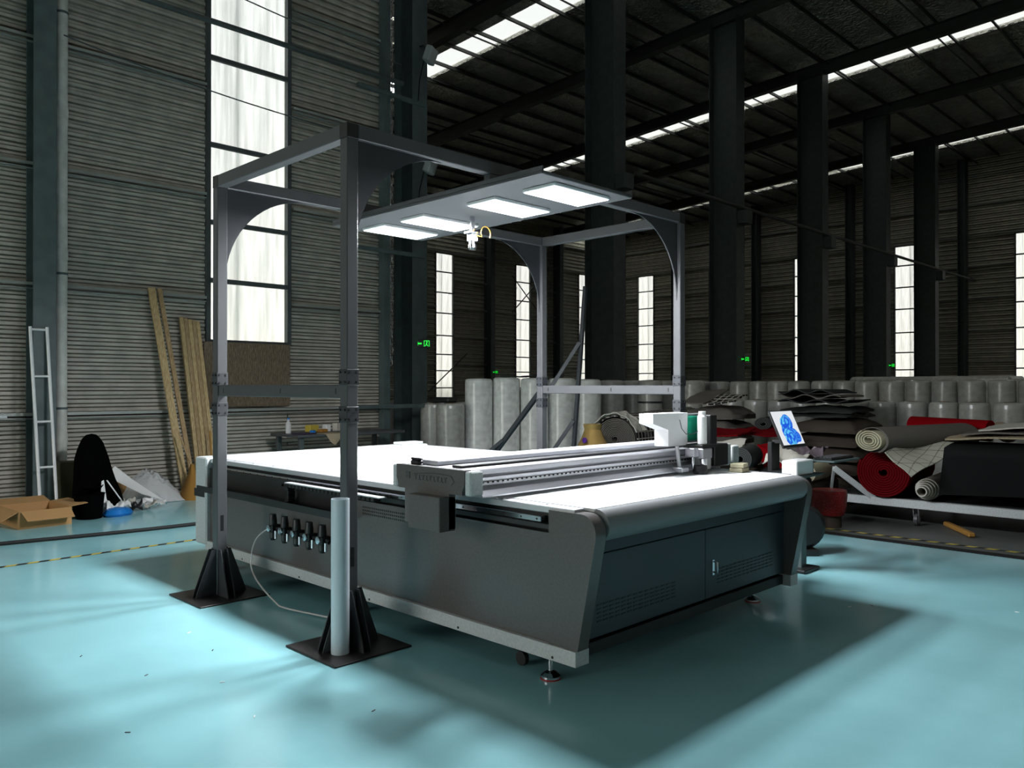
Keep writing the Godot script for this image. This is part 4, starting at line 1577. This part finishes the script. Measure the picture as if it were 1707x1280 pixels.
func heap() -> void:
	var g := G.new()
	slab_stack("wide brown felt stack behind the monitor", M.felt_brown, V(11.45, 0.0, 4.88), Vector3(1.1, 1.15, 0.95), 0.05, 0.0, 101)
	slab_stack("dark grey folded felt on top of the brown stack", M.felt_dark, V(11.4, 1.17, 4.95), Vector3(1.1, 0.13, 1.0), 0.1, 0.0, 113)
	slab_stack("grey felt mound right behind the cutting head", M.felt, V(10.85, 0.0, 6.38), Vector3(0.95, 1.3, 0.8), 0.1, 0.0, 127)
	slab_stack("low brown felt pile with the red cloths on it", M.felt_brown, V(9.75, 0.0, 5.4), Vector3(1.0, 0.82, 0.95), 0.05, 0.0, 139)
	slab_stack("dark pallet pile under the rubber roll", M.felt_dark, V(8.3, 0.0, 4.25), Vector3(0.8, 0.7, 0.55), 0.05, 0.0, 179)
	# wavy top edges
	for k in 3:
		g = G.new()
		var rows := []
		for i in 5:
			var r := []
			for j in 22:
				var a := j / 21.0
				r.append(V(10.9 + i * 0.25, 1.39 + 0.07 * k + 0.03 * sin(a * 14.0 + k * 1.7) * (1.0 - a * 0.3), 5.45 - a * (1.0 - 0.1 * k) + i * 0.02))
			rows.append(r)
		g.sheet(rows, 0.015)
		solo("wavy_felt", ["lowest wavy felt sheet on the dark stack", "middle wavy felt sheet on the dark stack", "topmost wavy felt sheet on the dark stack"][k], "felt", g, M.felt_dark if k != 1 else M.felt, V(10.9, 1.32, 5.0), "wavy felt sheets")
	# red cloths
	g = G.new()
	g.sheet(folds(V(9.25, 0.96, 5.75), V(0.15, 0.0, -0.5), V(0.5, 0.06, 0.02), 10, 8, 0.06, 0.15, 161), 0.02)
	solo("red_cloth", "dark red cloth on the pile behind the cutting head", "cloth", g, M.felt_red, V(9.4, 0.9, 5.5), "red cloths in the heap")
	g = G.new()
	g.sheet(folds(V(9.85, 0.94, 5.45), V(0.1, 0.02, -0.5), V(0.4, 0.1, 0.1), 8, 8, 0.05, 0.15, 163), 0.02)
	solo("red_cloth", "dark red cloth patch just left of the monitor", "cloth", g, M.felt_red, V(10.0, 0.9, 5.3), "red cloths in the heap")
	g = G.new()
	g.sheet(folds(V(9.15, 0.9, 4.85), V(-0.95, -0.3, -0.62), V(0.12, 0.02, -0.16), 14, 5, 0.05, 0.2, 167), 0.016)
	solo("red_band", "bright red cloth band sloping down to the monitor stand", "cloth", g, M.felt_crimson, V(8.8, 0.6, 4.6), "red cloths in the heap")
	# pale sheets
	g = G.new()
	g.sheet(folds(V(8.75, 0.72, 5.75), V(0.2, 0.0, -0.75), V(0.4, 0.22, 0.1), 10, 10, 0.16, 0.12, 171), 0.015)
	solo("drape_cloth", "pale crumpled cloth heaped behind the cutting head", "cloth", g, M.fabric_pale, V(8.95, 0.75, 5.4))
	g = G.new()
	g.sheet(folds(V(10.4, 1.34, 6.35), V(0.1, 0.03, -0.42), V(0.5, 0.1, 0.05), 10, 10, 0.05, 0.12, 173), 0.02)
	solo("net_sheet", "piece of dark net with a pale grid on the grey mound", "net", g, M.net, V(10.5, 1.33, 6.2))
	g = G.new()
	g.sheet(folds(V(10.35, 1.34, 6.75), V(0.1, 0.0, -0.35), V(0.85, 0.2, 0.05), 8, 8, 0.05, 0.12, 174), 0.02)
	solo("folded_sheet", "plain grey sheet leaning up behind the net piece", "sheet", g, M.felt, V(10.5, 1.33, 6.6))
	g = G.new()
	g.spiral(V(10.17, 1.1, 5.3), V(1, 0, 0.3), 0.6, 0.03, 0.12, 3.5, 0.02, 0.0, 0.7)
	solo("carpet_roll", "dark grey flattened roll left of the monitor top", "roll", g, M.felt_dark, V(10.17, 1.02, 5.3), "carpet rolls")
	g = G.new()
	g.spiral(V(7.74, 0.84, 4.3), Vector3(1, 0.0, -0.3), 0.6, 0.03, 0.125, 5.0, 0.015, 0.0)
	solo("carpet_roll", "grey rubber roll with ringed end right of the gantry end", "roll", g, M.felt_dark, V(7.74, 0.71, 4.3), "carpet rolls")
	g = G.new()
	g.sheet(folds(V(7.95, 0.8, 4.15), V(0.1, -0.04, -0.35), V(0.4, 0.12, 0.05), 12, 8, 0.12, 0.3, 177), 0.01)
	solo("crumpled_wrap", "crumpled silvery wrapping beside the rubber roll", "wrapping", g, M.fabric_pale, V(8.1, 0.75, 4.0))
	for k in 2:
		g = G.new()
		g.box(V(5.48, 0.982 + k * 0.034, 3.05), Vector3(0.13, 0.03, 0.1), 0.004, Basis(Vector3.UP, 0.1 + k * 0.15))
		solo("foam_pad", ["cream foam pad lying under its twin beyond the gantry end", "cream foam pad lying on its twin beyond the gantry end"][k], "pad", g, M.cream, V(5.48, 0.967 + k * 0.034, 3.05), "cream foam pads")
	g = G.new()
	g.spiral(V(9.43, 0.56, 4.35), Vector3(1, 0, -0.1), 0.6, 0.02, 0.11, 5.0, 0.016, 0.0)
	solo("carpet_roll", "small cream roll behind the monitor stand post", "roll", g, M.cream, V(9.43, 0.44, 4.35), "carpet rolls")
	g = G.new()
	g.cb(9.4, 0.0, 4.32, 10.3, 0.435, 4.84, 0.02)
	solo("wooden_crate", "low dark crate under the small cream roll", "crate", g, M.felt_brown, V(9.85, 0, 4.58))
	g = G.new()
	g.sheet(folds(V(9.75, 0.66, 4.72), V(0.05, 0.02, -0.35), V(0.35, 0.14, 0.02), 12, 8, 0.2, 0.4, 181), 0.01)
	solo("crumpled_wrap", "crumpled purple grey wrapping left of the cream fleecy roll", "wrapping", g, mat(C8(126, 112, 120), 0.4), V(9.9, 0.6, 4.55))

# ---------- wrapped rolls
func roll_proto(nm: String, h: float, r: float, m: Material, label: String, group: String, at: Vector3, sd: float) -> Node3D:
	var t := thing(nm, label, "roll", at, group)
	var g := G.new()
	g.lathe([Vector2(0.07, h - 0.05), Vector2(0.075, h - 0.012), Vector2(r * 0.55, h + 0.0), Vector2(r * 0.86, h - 0.008), Vector2(r * 0.97, h - 0.035), Vector2(r, h - 0.09), Vector2(r * 0.99, h * 0.6), Vector2(r, h * 0.3), Vector2(r * 0.985, 0.03), Vector2(r * 0.9, 0.0), Vector2(0, 0)].map(func(p): return p), 30, Transform3D(Basis(), at), 0.008, sd)
	part(t, "wrapped_body", g, m)
	g = G.new()
	g.lathe([Vector2(0.07, h - 0.3), Vector2(0.07, h + 0.006), Vector2(0.058, h + 0.006), Vector2(0.058, h - 0.3)], 16, Transform3D(Basis(), at))
	part(t, "core", g, M.core)
	return t

func rolls() -> void:
	# tall white rolls behind the table
	var tall := [V(10.34, 0, 11.16), V(10.77, 0, 10.85), V(11.1, 0, 10.43), V(11.56, 0, 10.15), V(12.06, 0, 9.93)]
	var hs := [1.76, 1.78, 1.77, 1.77, 1.75]
	var names := ["leftmost tall white wrapped roll behind the table", "second tall white wrapped roll from the left", "third tall white wrapped roll from the left", "tall white wrapped roll behind the rear portal post", "tall white wrapped roll right of the rear portal post"]
	for k in tall.size():
		roll_proto("wrapped_roll", hs[k], 0.262, M.wrap, names[k], "tall white wrapped rolls", tall[k], k * 1.7)
	# second line, greyer, to the right
	var grp := "grey wrapped rolls behind the side rail"
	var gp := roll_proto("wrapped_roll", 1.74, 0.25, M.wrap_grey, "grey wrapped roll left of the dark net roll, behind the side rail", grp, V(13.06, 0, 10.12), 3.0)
	var lab := ["grey wrapped roll above the net roll, second behind the side rail", "grey wrapped roll with a dark band behind the side rail", "grey wrapped roll just left of the right portal post", "grey wrapped roll just right of the right portal post"]
	var g: G
	for k in 4:
		var at: Vector3 = [V(14.03, 0, 10.29), V(13.66, 0, 9.6), V(14.7, 0, 9.95), V(14.37, 0, 9.05)][k]
		var r := copy(gp, at, lab[k], grp, k * 1.3)
		if k == 1:
			g = G.new()
			g.lathe([Vector2(0.252, 1.27), Vector2(0.256, 1.275), Vector2(0.256, 1.305), Vector2(0.252, 1.31)], 30, Transform3D(Basis(), at))
			part(r, "strap", g, M.black)
	# short rolls left of the tall ones
	grp = "short wrapped rolls by the column"
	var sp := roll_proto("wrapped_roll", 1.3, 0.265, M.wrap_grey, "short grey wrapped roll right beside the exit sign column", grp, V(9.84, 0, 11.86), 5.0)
	copy(sp, V(9.77, 0, 11.31), "short grey wrapped roll in front of the tall white rolls", grp, 0.8)
	copy(sp, V(10.67, 0, 11.82), "short grey wrapped roll half hidden by the leftmost tall roll", grp, 2.1)
	copy(sp, V(11.09, 0, 14.94), "dim wrapped roll seen through the gap beside the chain", grp, 1.4)
	copy(sp, V(12.0, 0, 15.73), "dim wrapped roll behind the exit sign column", grp, 2.4)
	g = G.new()
	g.box(V(9.82, 1.36, 11.6), Vector3(0.3, 0.1, 0.5), 0.03, Basis(Vector3.UP, 0.2))
	solo("dark_bag", "dark flat bag lying on the short grey rolls", "bag", g, M.black, V(9.82, 1.305, 11.6))
	g = G.new()
	g.sheet(folds(V(10.9, 1.36, 14.8), V(0.4, 0, 0.1), V(-0.1, 0.35, 0.25), 8, 8, 0.3, 0.25, 205), 0.01)
	solo("crumpled_wrap", "crumpled pale wrapping on the dim roll beside the chain", "wrapping", g, M.wrap_grey, V(11.1, 1.3, 14.9))
	# dark green cover on the tall rolls
	g = G.new()
	g.sheet(folds(V(10.6, 1.795, 10.85), V(0.69, 0.0, -0.55), V(0.25, 0.0, 0.25), 12, 5, 0.03, 0.2, 207), 0.012)
	solo("dark_tarpaulin", "dark green sheet lying across the tops of the tall rolls", "tarpaulin", g, mat(C8(20, 46, 36), 0.6), V(10.95, 1.79, 10.6))
	# long rows at the right
	var fp: Node3D = null
	var bp: Node3D = null
	var ordn := ["rightmost", "second", "third", "fourth", "fifth", "sixth", "seventh", "eighth", "ninth", "tenth", "eleventh", "twelfth", "thirteenth", "fourteenth", "fifteenth", "sixteenth", "seventeenth"]
	for k in 13:
		var at := V(13.0 + 0.04 * sin(k * 2.1), 0, 8.2 - k * 0.43)
		var lb: String = ordn[12 - k] + (" of the" if k == 12 else " from the right of the") + " dim wrapped rolls in the lower front row"
		if fp == null:
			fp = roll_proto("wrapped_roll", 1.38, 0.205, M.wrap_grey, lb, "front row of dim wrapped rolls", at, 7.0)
		else:
			copy(fp, at, lb, "front row of dim wrapped rolls", k * 1.1)
	for k in 17:
		var at := V(15.35 + 0.05 * sin(k * 1.7), 0, 10.3 - k * 0.44)
		var lb: String = ordn[16 - k] + (" of the" if k == 16 else " from the right of the") + " dim wrapped rolls in the taller back row"
		if bp == null:
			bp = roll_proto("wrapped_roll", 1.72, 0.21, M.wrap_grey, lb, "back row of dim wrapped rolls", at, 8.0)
		else:
			copy(bp, at, lb, "back row of dim wrapped rolls", k * 0.9)
	g = G.new()
	g.box(V(20.0, 0.92, 6.2), Vector3(1.2, 1.84, 3.4), 0.06)
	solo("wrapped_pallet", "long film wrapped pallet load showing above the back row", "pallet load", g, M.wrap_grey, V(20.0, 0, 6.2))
	# steel angle jib behind the table
	var j := thing("steel_jib", "dark leaning steel pole with slanting brace behind the table", "pole", V(8.3, 0, 7.4))
	g = G.new()
	g.bar(V(8.36, 0.0, 7.2), V(8.36, 2.95, 6.92), 0.05, 0.05, Vector3.RIGHT, 0.004)
	part(j, "pole", g, M.frame_plate)
	g = G.new()
	g.bar(V(8.33, 2.2, 7.0), V(8.0, 1.5, 7.3), 0.05, 0.05, Vector3.UP, 0.004)
	part(j, "upper_brace", g, M.frame)
	g = G.new()
	g.bar(V(8.33, 1.15, 7.1), V(7.9, 0.0, 7.75), 0.05, 0.05, Vector3.UP, 0.004)
	part(j, "lower_brace", g, M.frame_plate)
	j = thing("steel_jib", "dark slanting steel strut left of the rear portal post", "pole", V(7.8, 0, 7.8))
	g = G.new()
	g.bar(V(8.0, 1.55, 7.4), V(8.0, 0.0, 8.95), 0.06, 0.06, Vector3.UP, 0.004)
	part(j, "strut", g, M.frame_plate)
	g = G.new()
	g.bar(V(7.97, 0.85, 8.1), V(7.7, 0.0, 9.2), 0.05, 0.05, Vector3.UP, 0.004)
	part(j, "stay", g, M.frame_plate)

# ---------- left side: wall things
func plank(label: String, a: Vector3, b: Vector3, w: float, d: float, m: Material) -> void:
	var g := G.new()
	g.bar(a, b, w, d, Vector3.BACK, 0.004)
	solo("timber_plank", label, "plank", g, m, a, "timber planks leaning on the wall")

func left_side() -> void:
	var g := G.new()
	# white ladder leaning on the grey column
	var l := thing("ladder", "narrow white ladder leaning against the grey green wall column", "ladder", V(3.25, 0, 11.3))
	var a0 := V(3.055, 0.0, 11.48)
	var a1 := V(2.995, 2.38, 11.73)
	var b0 := V(3.245, 0.0, 11.48)
	var b1 := V(3.19, 2.38, 11.73)
	for q in [[a0, a1], [b0, b1]]:
		g = G.new()
		g.tube(PackedVector3Array([q[0], q[1]]), 0.02, 10)
		part(l, "side_rail", g, M.white)
	for k in 4:
		g = G.new()
		var f: float = [0.24, 0.485, 0.73, 0.985][k]
		g.tube(PackedVector3Array([a0.lerp(a1, f), b0.lerp(b1, f)]), 0.015, 8)
		part(l, "rung", g, M.white)
	# leaning planks
	plank("longest pale plank leaning against the ribbed wall", V(4.98, 0.0, 11.6), V(4.62, 3.04, 11.985), 0.1, 0.045, M.pine)
	plank("second long plank leaning just beside the longest one", V(5.1, 0.0, 11.58), V(4.73, 3.04, 11.97), 0.06, 0.045, M.pine_old)
	for k in 5:
		plank(["leftmost", "second", "middle", "fourth", "rightmost"][k] + " board of the upright bundle leaning on the wall", V(5.2 + k * 0.064, 0.0, 11.64), V(5.06 + k * 0.062, 2.64 - 0.012 * k, 12.0), 0.058, 0.05, M.pine if k % 2 == 0 else M.pine_old)
	# broom
	var b := thing("broom", "straw broom standing on its bristles in front of the planks", "broom", V(4.93, 0, 11.35))
	g = G.new()
	var rows := []
	g.lathe([Vector2(0.0, 0.0), Vector2(0.21, 0.0), Vector2(0.2, 0.03), Vector2(0.13, 0.2), Vector2(0.06, 0.36), Vector2(0.03, 0.5), Vector2(0.0, 0.51)], 28, Transform3D(Basis.from_scale(Vector3(1, 1, 0.45)).rotated(Vector3.UP, -0.75), V(4.93, 0.0, 11.3)), 0.02, 2.0)
	part(b, "bristles", g, M.straw)
	g = G.new()
	g.tube(PackedVector3Array([V(4.93, 0.45, 11.3), V(4.82, 0.95, 11.5)]), 0.014, 8)
	part(b, "handle", g, M.pine_old)
	g = G.new()
	g.tube(PackedVector3Array([V(5.24, 0.0, 11.3), V(5.3, 0.95, 11.54)]), 0.012, 8)
	solo("wooden_stick", "thin brown stick standing beside the broom", "stick", g, M.straw, V(5.24, 0.0, 11.3))
	# wrapped brown board under the window
	g = G.new()
	g.box(V(6.1, 1.79, 11.92), Vector3(1.44, 1.0, 0.05), 0.008)
	var bb := solo("wrapped_board", "brown board wrapped in shiny film hung below the tall window", "board", g, M.brown_board, V(6.1, 1.29, 11.92))
	# workbench
	var w := thing("work_bench", "dark workbench against the wall beyond the table", "bench", V(7.2, 0, 11.35))
	g = G.new()
	g.cb(6.38, 0.83, 10.9, 8.4, 0.87, 11.75, 0.006)
	part(w, "top", g, M.frame)
	for q in [[6.46, 10.98], [6.46, 11.65], [8.3, 10.98], [8.3, 11.65]]:
		g = G.new()
		g.cb(q[0], 0.0, q[1], q[0] + 0.07, 0.83, q[1] + 0.07, 0.004)
		part(w, "leg", g, M.steel_dark)
	g = G.new()
	g.cb(6.5, 0.35, 11.0, 8.3, 0.38, 11.7)
	part(w, "lower_shelf", g, M.black)
	g = G.new()
	g.sheet([[V(6.75, 0.873, 11.2), V(7.0, 0.873, 11.2), V(7.2, 0.873, 11.2)], [V(6.8, 0.873, 10.95), V(7.0, 0.873, 10.93), V(7.18, 0.873, 10.95)], [V(6.84, 0.868, 10.87), V(7.0, 0.868, 10.86), V(7.16, 0.868, 10.87)], [V(6.93, 0.74, 10.86), V(7.0, 0.69, 10.85), V(7.06, 0.74, 10.86)]], 0.008)
	solo("cloth_rag", "beige rag hanging over the workbench edge", "rag", g, M.beige, V(7.0, 0.75, 10.95))
	var bt := thing("bottle", "clear plastic bottle standing on the workbench end", "bottle", V(6.5, 0.87, 11.4))
	g = G.new()
	g.lathe([Vector2(0, 0), Vector2(0.04, 0), Vector2(0.045, 0.02), Vector2(0.045, 0.14), Vector2(0.018, 0.2), Vector2(0.016, 0.22)], 14, Transform3D(Basis(), V(6.5, 0.872, 11.4)))
	part(bt, "body", g, M.film)
	g = G.new()
	g.lathe([Vector2(0.019, 0), Vector2(0.019, 0.025), Vector2(0, 0.025)], 12, Transform3D(Basis(), V(6.5, 1.09, 11.4)))
	part(bt, "cap", g, M.blue)
	var it := [["yellow tool box on the workbench", M.tape_yellow, V(6.98, 0.93, 11.5), Vector3(0.2, 0.11, 0.12)], ["orange packet lying on the workbench", M.straw, V(7.05, 0.9, 11.3), Vector3(0.16, 0.05, 0.1)], ["small blue packet on the workbench", M.blue, V(6.86, 0.893, 11.28), Vector3(0.08, 0.04, 0.06)], ["dark purple mat on the workbench end", mat(C8(58, 44, 74), 0.6), V(6.6, 0.879, 11.1), Vector3(0.3, 0.012, 0.25)], ["white cup shaped carton on the workbench", M.white, V(7.25, 0.93, 11.5), Vector3(0.1, 0.11, 0.1)], ["pale carton beside the portal post on the workbench", M.fabric_pale, V(7.42, 0.94, 11.45), Vector3(0.12, 0.13, 0.1)]]
	for q in it:
		g = G.new()
		g.box(q[2], q[3], 0.006, Basis(Vector3.UP, 0.3))
		solo("bench_item", q[0], "item", g, q[1], q[2] - Vector3.UP * q[3].y * 0.5, "things on the workbench")
	# black draped shape
	var f := FastNoiseLite.new()
	f.seed = 12
	f.frequency = 0.6
	g = G.new()
	var sec := [[0.0, 0.31, 0.04], [0.12, 0.315, 0.05], [0.25, 0.3, 0.04], [0.4, 0.26, 0.02], [0.55, 0.235, 0.0], [0.68, 0.215, -0.015], [0.79, 0.18, -0.02], [0.87, 0.148, -0.02], [0.93, 0.112, -0.025], [0.975, 0.064, -0.025], [1.0, 0.0, -0.02]]
	var rings := []
	var rgt := V(0.70, 0, -0.71)
	for s in sec:
		var ring := []
		for k in 29:
			var a := TAU * (k % 28) / 28.0
			var rr: float = s[1] * (1.0 + 0.09 * sin(a * 5.0 + s[0] * 4.0) * (1.0 - s[0]) + 0.05 * sin(a * 9.0))
			ring.append(V(3.56, 0, 11.12) + rgt * s[2] + Vector3(cos(a) * rr * 0.85, s[0] * 1.0 + 0.002, sin(a) * rr * 0.8))
		rings.append(ring)
	g.sheet(rings, -0.01)
	solo("black_cover", "tall black draped cover with a rounded top behind the black bin", "cover", g, M.black_soft, V(3.56, 0, 11.12))
	var bn := thing("black_bin", "black open bin in front of the black cover", "bin", V(3.35, 0, 10.6))
	g = G.new()
	g.lathe([Vector2(0, 0.0), Vector2(0.14, 0.0), Vector2(0.17, 0.29), Vector2(0.18, 0.3), Vector2(0.165, 0.29), Vector2(0.135, 0.012), Vector2(0, 0.012)], 24, Transform3D(Basis(), V(3.35, 0.0, 10.6)))
	part(bn, "tub", g, M.black_soft)
	g = G.new()
	g.sheet(folds(V(3.21, 0.26, 10.68), V(0.26, 0, -0.02), V(0.0, 0.16, -0.18), 8, 6, 0.1, 0.4, 221), 0.01)
	part(bn, "liner", g, M.black_soft)
	# open cardboard box
	var cb := thing("cardboard_box", "open brown cardboard box with folded out flaps on the floor", "box", V(2.9, 0, 10.6))
	var bs := Basis(Vector3.UP, 0.05)
	var cc := V(2.78, 0, 10.66)
	g = G.new()
	var hw := 0.27
	var hd := 0.36
	for q in [[Vector3(0, 0.1, hd), Vector3(hw * 2, 0.2, 0.008)], [Vector3(0, 0.1, -hd), Vector3(hw * 2, 0.2, 0.008)], [Vector3(hw, 0.1, 0), Vector3(0.008, 0.2, hd * 2)], [Vector3(-hw, 0.1, 0), Vector3(0.008, 0.2, hd * 2)], [Vector3(0, 0.005, 0), Vector3(hw * 2, 0.008, hd * 2)]]:
		g.box(cc + bs * q[0], q[1], 0.001, bs)
	part(cb, "carton", g, M.cardboard)
	var fl := [[Vector3(0.0, 0.2, hd), Vector3(0, -0.5, 1), Vector3(0.52, 0, 0), 0.2], [Vector3(0, 0.2, -hd), Vector3(0, 0.25, -1), Vector3(0.56, 0, 0), 0.2], [Vector3(-hw, 0.2, 0), Vector3(-1, -0.55, 0), Vector3(0, 0, 0.66), 0.22], [Vector3(hw, 0.2, 0), Vector3(1, 0.1, 0), Vector3(0, 0, 0.68), 0.2]]
	for q in fl:
		g = G.new()
		var d: Vector3 = (q[1] as Vector3).normalized() * q[3]
		var h: Vector3 = q[2] * 0.5
		var p: Vector3 = q[0]
		g.sheet([[cc + bs * (p - h), cc + bs * (p + h)], [cc + bs * (p - h * 0.94 + d), cc + bs * (p + h * 0.94 + d)]], 0.006)
		part(cb, "flap", g, M.cardboard)
	# films, papers and scraps near the wall
	g = G.new()
	rows = []
	for i in 25:
		var r := []
		for j in 31:
			var a := j / 30.0
			var q := i / 24.0
			var p := V(4.12 + a * 0.7, 0, 11.78) + V(0.06, 0, -0.5) * q
			var cr := f.get_noise_2d(a * 14.0, q * 11.0) * 0.5 + f.get_noise_2d(a * 33.0 + 9.0, q * 27.0) * 0.25
			p.y = 0.006 + maxf(0.0, 0.4 * pow(sin(a * PI), 0.6) * (1.0 - q * q) + 0.2 * cr * (1.05 - q) * sin(a * PI))
			r.append(p + V(cr * 0.06, 0, cr * 0.05))
		rows.append(r)
	g.sheet(rows, 0.004)
	solo("plastic_film", "crumpled clear plastic film heap in front of the ribbed wall", "film", g, M.film, V(4.4, 0, 11.5))
	g = G.new()
	g.sheet([[V(3.86, 0.4, 11.6), V(4.0, 0.52, 11.62)], [V(4.0, 0.3, 11.4), V(4.16, 0.34, 11.42)], [V(4.2, 0.16, 11.2), V(4.46, 0.06, 11.14)]], 0.003)
	solo("paper_sheet", "large white paper sheet lying on the film heap", "paper", g, M.paper, V(4.1, 0.05, 11.4))
	g = G.new()
	g.sheet([[V(3.52, 0.004, 10.68), V(3.66, 0.004, 10.74)], [V(3.52, 0.2, 10.72), V(3.6, 0.2, 10.76)], [V(3.55, 0.42, 10.78), V(3.58, 0.43, 10.79)]], 0.003)
	solo("paper_sheet", "folded white paper standing beside the black bin", "paper", g, M.paper, V(3.56, 0.004, 10.72))
	g = G.new()
	g.bar(V(3.6, 0.43, 10.74), V(3.86, 0.02, 10.72), 0.03, 0.012, Vector3.UP, 0.002)
	solo("plastic_strip", "white plastic strip leaning beside the folded paper", "strip", g, M.white, V(3.6, 0.04, 10.8))
	g = G.new()
	var bl := thing("blue_bag", "small blue plastic bag with white film on the floor", "bag", V(3.66, 0.0, 10.56))
	g.lathe([Vector2(0, 0), Vector2(0.14, 0.0), Vector2(0.16, 0.03), Vector2(0.13, 0.08), Vector2(0.09, 0.1), Vector2(0, 0.1)], 26, Transform3D(Basis.from_scale(Vector3(1.1, 1, 0.8)), V(3.66, 0.0, 10.56)), 0.11, 1.3)
	part(bl, "body", g, M.blue)
	g = G.new()
	g.sheet(folds(V(3.54, 0.12, 10.55), V(0.22, 0.0, 0.06), V(0.03, 0.02, 0.14), 10, 8, 0.12, 0.6, 231), 0.004)
	part(bl, "film_top", g, M.paper)
	for k in 7:
		rng.seed = 300 + k
		g = G.new()
		var p := V(3.72 + (k % 4) * 0.17, 0.04, 10.7 + (k / 4) * 0.22 + rng.randf() * 0.06)
		g.sheet(folds(p, V(0.16, 0.02, rng.randf_range(-0.1, 0.1)), V(0.03, 0.05, 0.12), 5, 5, 0.12, 0.6, 240 + k), 0.006)
		solo("scrap", ["white paper scrap nearest the blue bag", "black crumpled scrap second from the blue bag", "pale cloth scrap in the middle of the litter", "white paper scrap at the film end of the litter", "black scrap behind the blue bag", "pale scrap behind the black one near the bag", "white scrap farthest back beside the film heap"][k], "scrap", g, [M.paper, M.black, M.fabric_pale][k % 3], p, "crumpled scraps on the floor")
	g = G.new()
	g.cb(3.95, 0.0, 11.74, 4.2, 0.3, 11.98, 0.01)
	solo("small_carton", "small brown carton behind the white paper", "carton", g, M.cardboard_in, V(4.1, 0, 11.7))
	g = G.new()
	g.cb(3.3, 0.0, 11.56, 3.56, 0.62, 11.78, 0.01)
	solo("drum_can", "dark olive carton between the downpipe and the black cover", "carton", g, mat(C8(70, 66, 44), 0.7), V(3.45, 0, 11.6))
	# shelf and clutter at the far left
	var sh := thing("wall_shelf", "dark shelf with clutter at the left edge beside the column", "shelf", V(2.3, 0, 11.6))
	g = G.new()
	g.cb(1.4, 1.22, 11.2, 2.62, 1.26, 11.9, 0.004)
	part(sh, "board", g, M.lightgrey)
	for x in [1.5, 2.55]:
		g = G.new()
		g.cb(x, 0.0, 11.8, x + 0.04, 1.22, 11.88)
		part(sh, "leg", g, M.black)
	g = G.new()
	g.bar(V(2.3, 1.262, 11.5), V(2.36, 1.5, 11.55), 0.02, 0.02)
	solo("small_rod", "short grey rod standing on the far left shelf", "rod", g, M.alu_soft, V(2.3, 1.262, 11.5))
	for k in 6:
		rng.seed = 400 + k
		g = G.new()
		var s := Vector3(rng.randf_range(0.3, 0.5), rng.randf_range(0.05, 0.18), rng.randf_range(0.15, 0.35))
		g.box(V(1.2 + k * 0.3, s.y * 0.5 + 0.002 + 0.0, 11.3 + (k % 2) * 0.4), s, 0.01, Basis(Vector3.UP, rng.randf_range(-0.3, 0.3)))
		solo("timber_offcut", ["leftmost pale timber offcut beyond the left shelf", "dark metal offcut behind the leftmost timber", "brown board offcut under the left shelf", "pale timber offcut at the back under the left shelf", "dark metal offcut in front near the ladder foot", "brown board offcut closest to the ladder"][k], "offcut", g, [M.pine_old, M.steel_dark, M.cardboard_in][k % 3], V(1.2 + k * 0.3, 0, 11.3 + (k % 2) * 0.4), "offcuts left of the ladder")
	# pvc pipe and small plastic bag by the portal feet
	g = G.new()
	g.lathe([Vector2(0.05, 0.0), Vector2(0.0545, 0.0), Vector2(0.0545, 0.92), Vector2(0.048, 0.92), Vector2(0.048, 0.0)], 32, Transform3D(Basis(), V(2.7, 0.0125, 4.13)))
	solo("plastic_pipe", "upright pale blue grey plastic pipe standing on the near base plate", "pipe", g, M.pvc, V(2.7, 0.0125, 4.13))
	g = G.new()
	g.lathe([Vector2(0, 0), Vector2(0.09, 0.01), Vector2(0.12, 0.07), Vector2(0.09, 0.14), Vector2(0.03, 0.17), Vector2(0, 0.17)], 18, Transform3D(Basis(), V(3.02, 0.0, 6.4)), 0.08, 4.0)
	solo("plastic_bag", "small crumpled clear bag behind the far left portal foot", "bag", g, M.film, V(3.02, 0, 6.4))
	# floor litter
	for k in 12:
		rng.seed = 500 + k
		var p := [V(2.2, 0, 4.75), V(2.0, 0, 4.2), V(1.75, 0, 4.6), V(1.9, 0, 3.65), V(2.35, 0, 3.3), V(3.0, 0, 4.45), V(1.4, 0, 3.9), V(5.9, 0, 2.4), V(6.05, 0, 2.3), V(2.25, 0, 5.2), V(1.6, 0, 5.2), V(6.6, 0, 1.5)][k] as Vector3
		g = G.new()
		g.box(p + Vector3.UP * 0.0017, Vector3(0.026, 0.003, 0.006), 0.0005, Basis(Vector3.UP, rng.randf() * 3.0))
		solo("litter", "tiny scrap of litter on the turquoise floor", "litter", g, M.frame_plate if k % 2 == 0 else M.white, p, "tiny floor litter")

func signs() -> void:
	exit_sign(V(10.2, 2.47, 12.66), 1.0, "large lit green exit sign on the column left of the table")
	exit_sign(V(22.75, 2.46, 12.48), 1.0, "small lit green exit sign on the column right of the portal")
	exit_sign(V(46.84, 2.87, 27.3), 1.6, "tiny lit green exit sign left of the column right of the portal")
	exit_sign(V(34.95, 2.5, 12.48), 1.0, "tiny lit green exit sign on the distant column")
	exit_sign(V(34.0, 2.5, 35.25), 1.2, "faint lit green exit sign above the tall white rolls")

func _ready() -> void:
	materials()
	view_and_light()
	shell()
	portal()
	machine()
	structure_things()
	control_station()
	trolley_and_heap()
	rolls()
	left_side()
	signs()
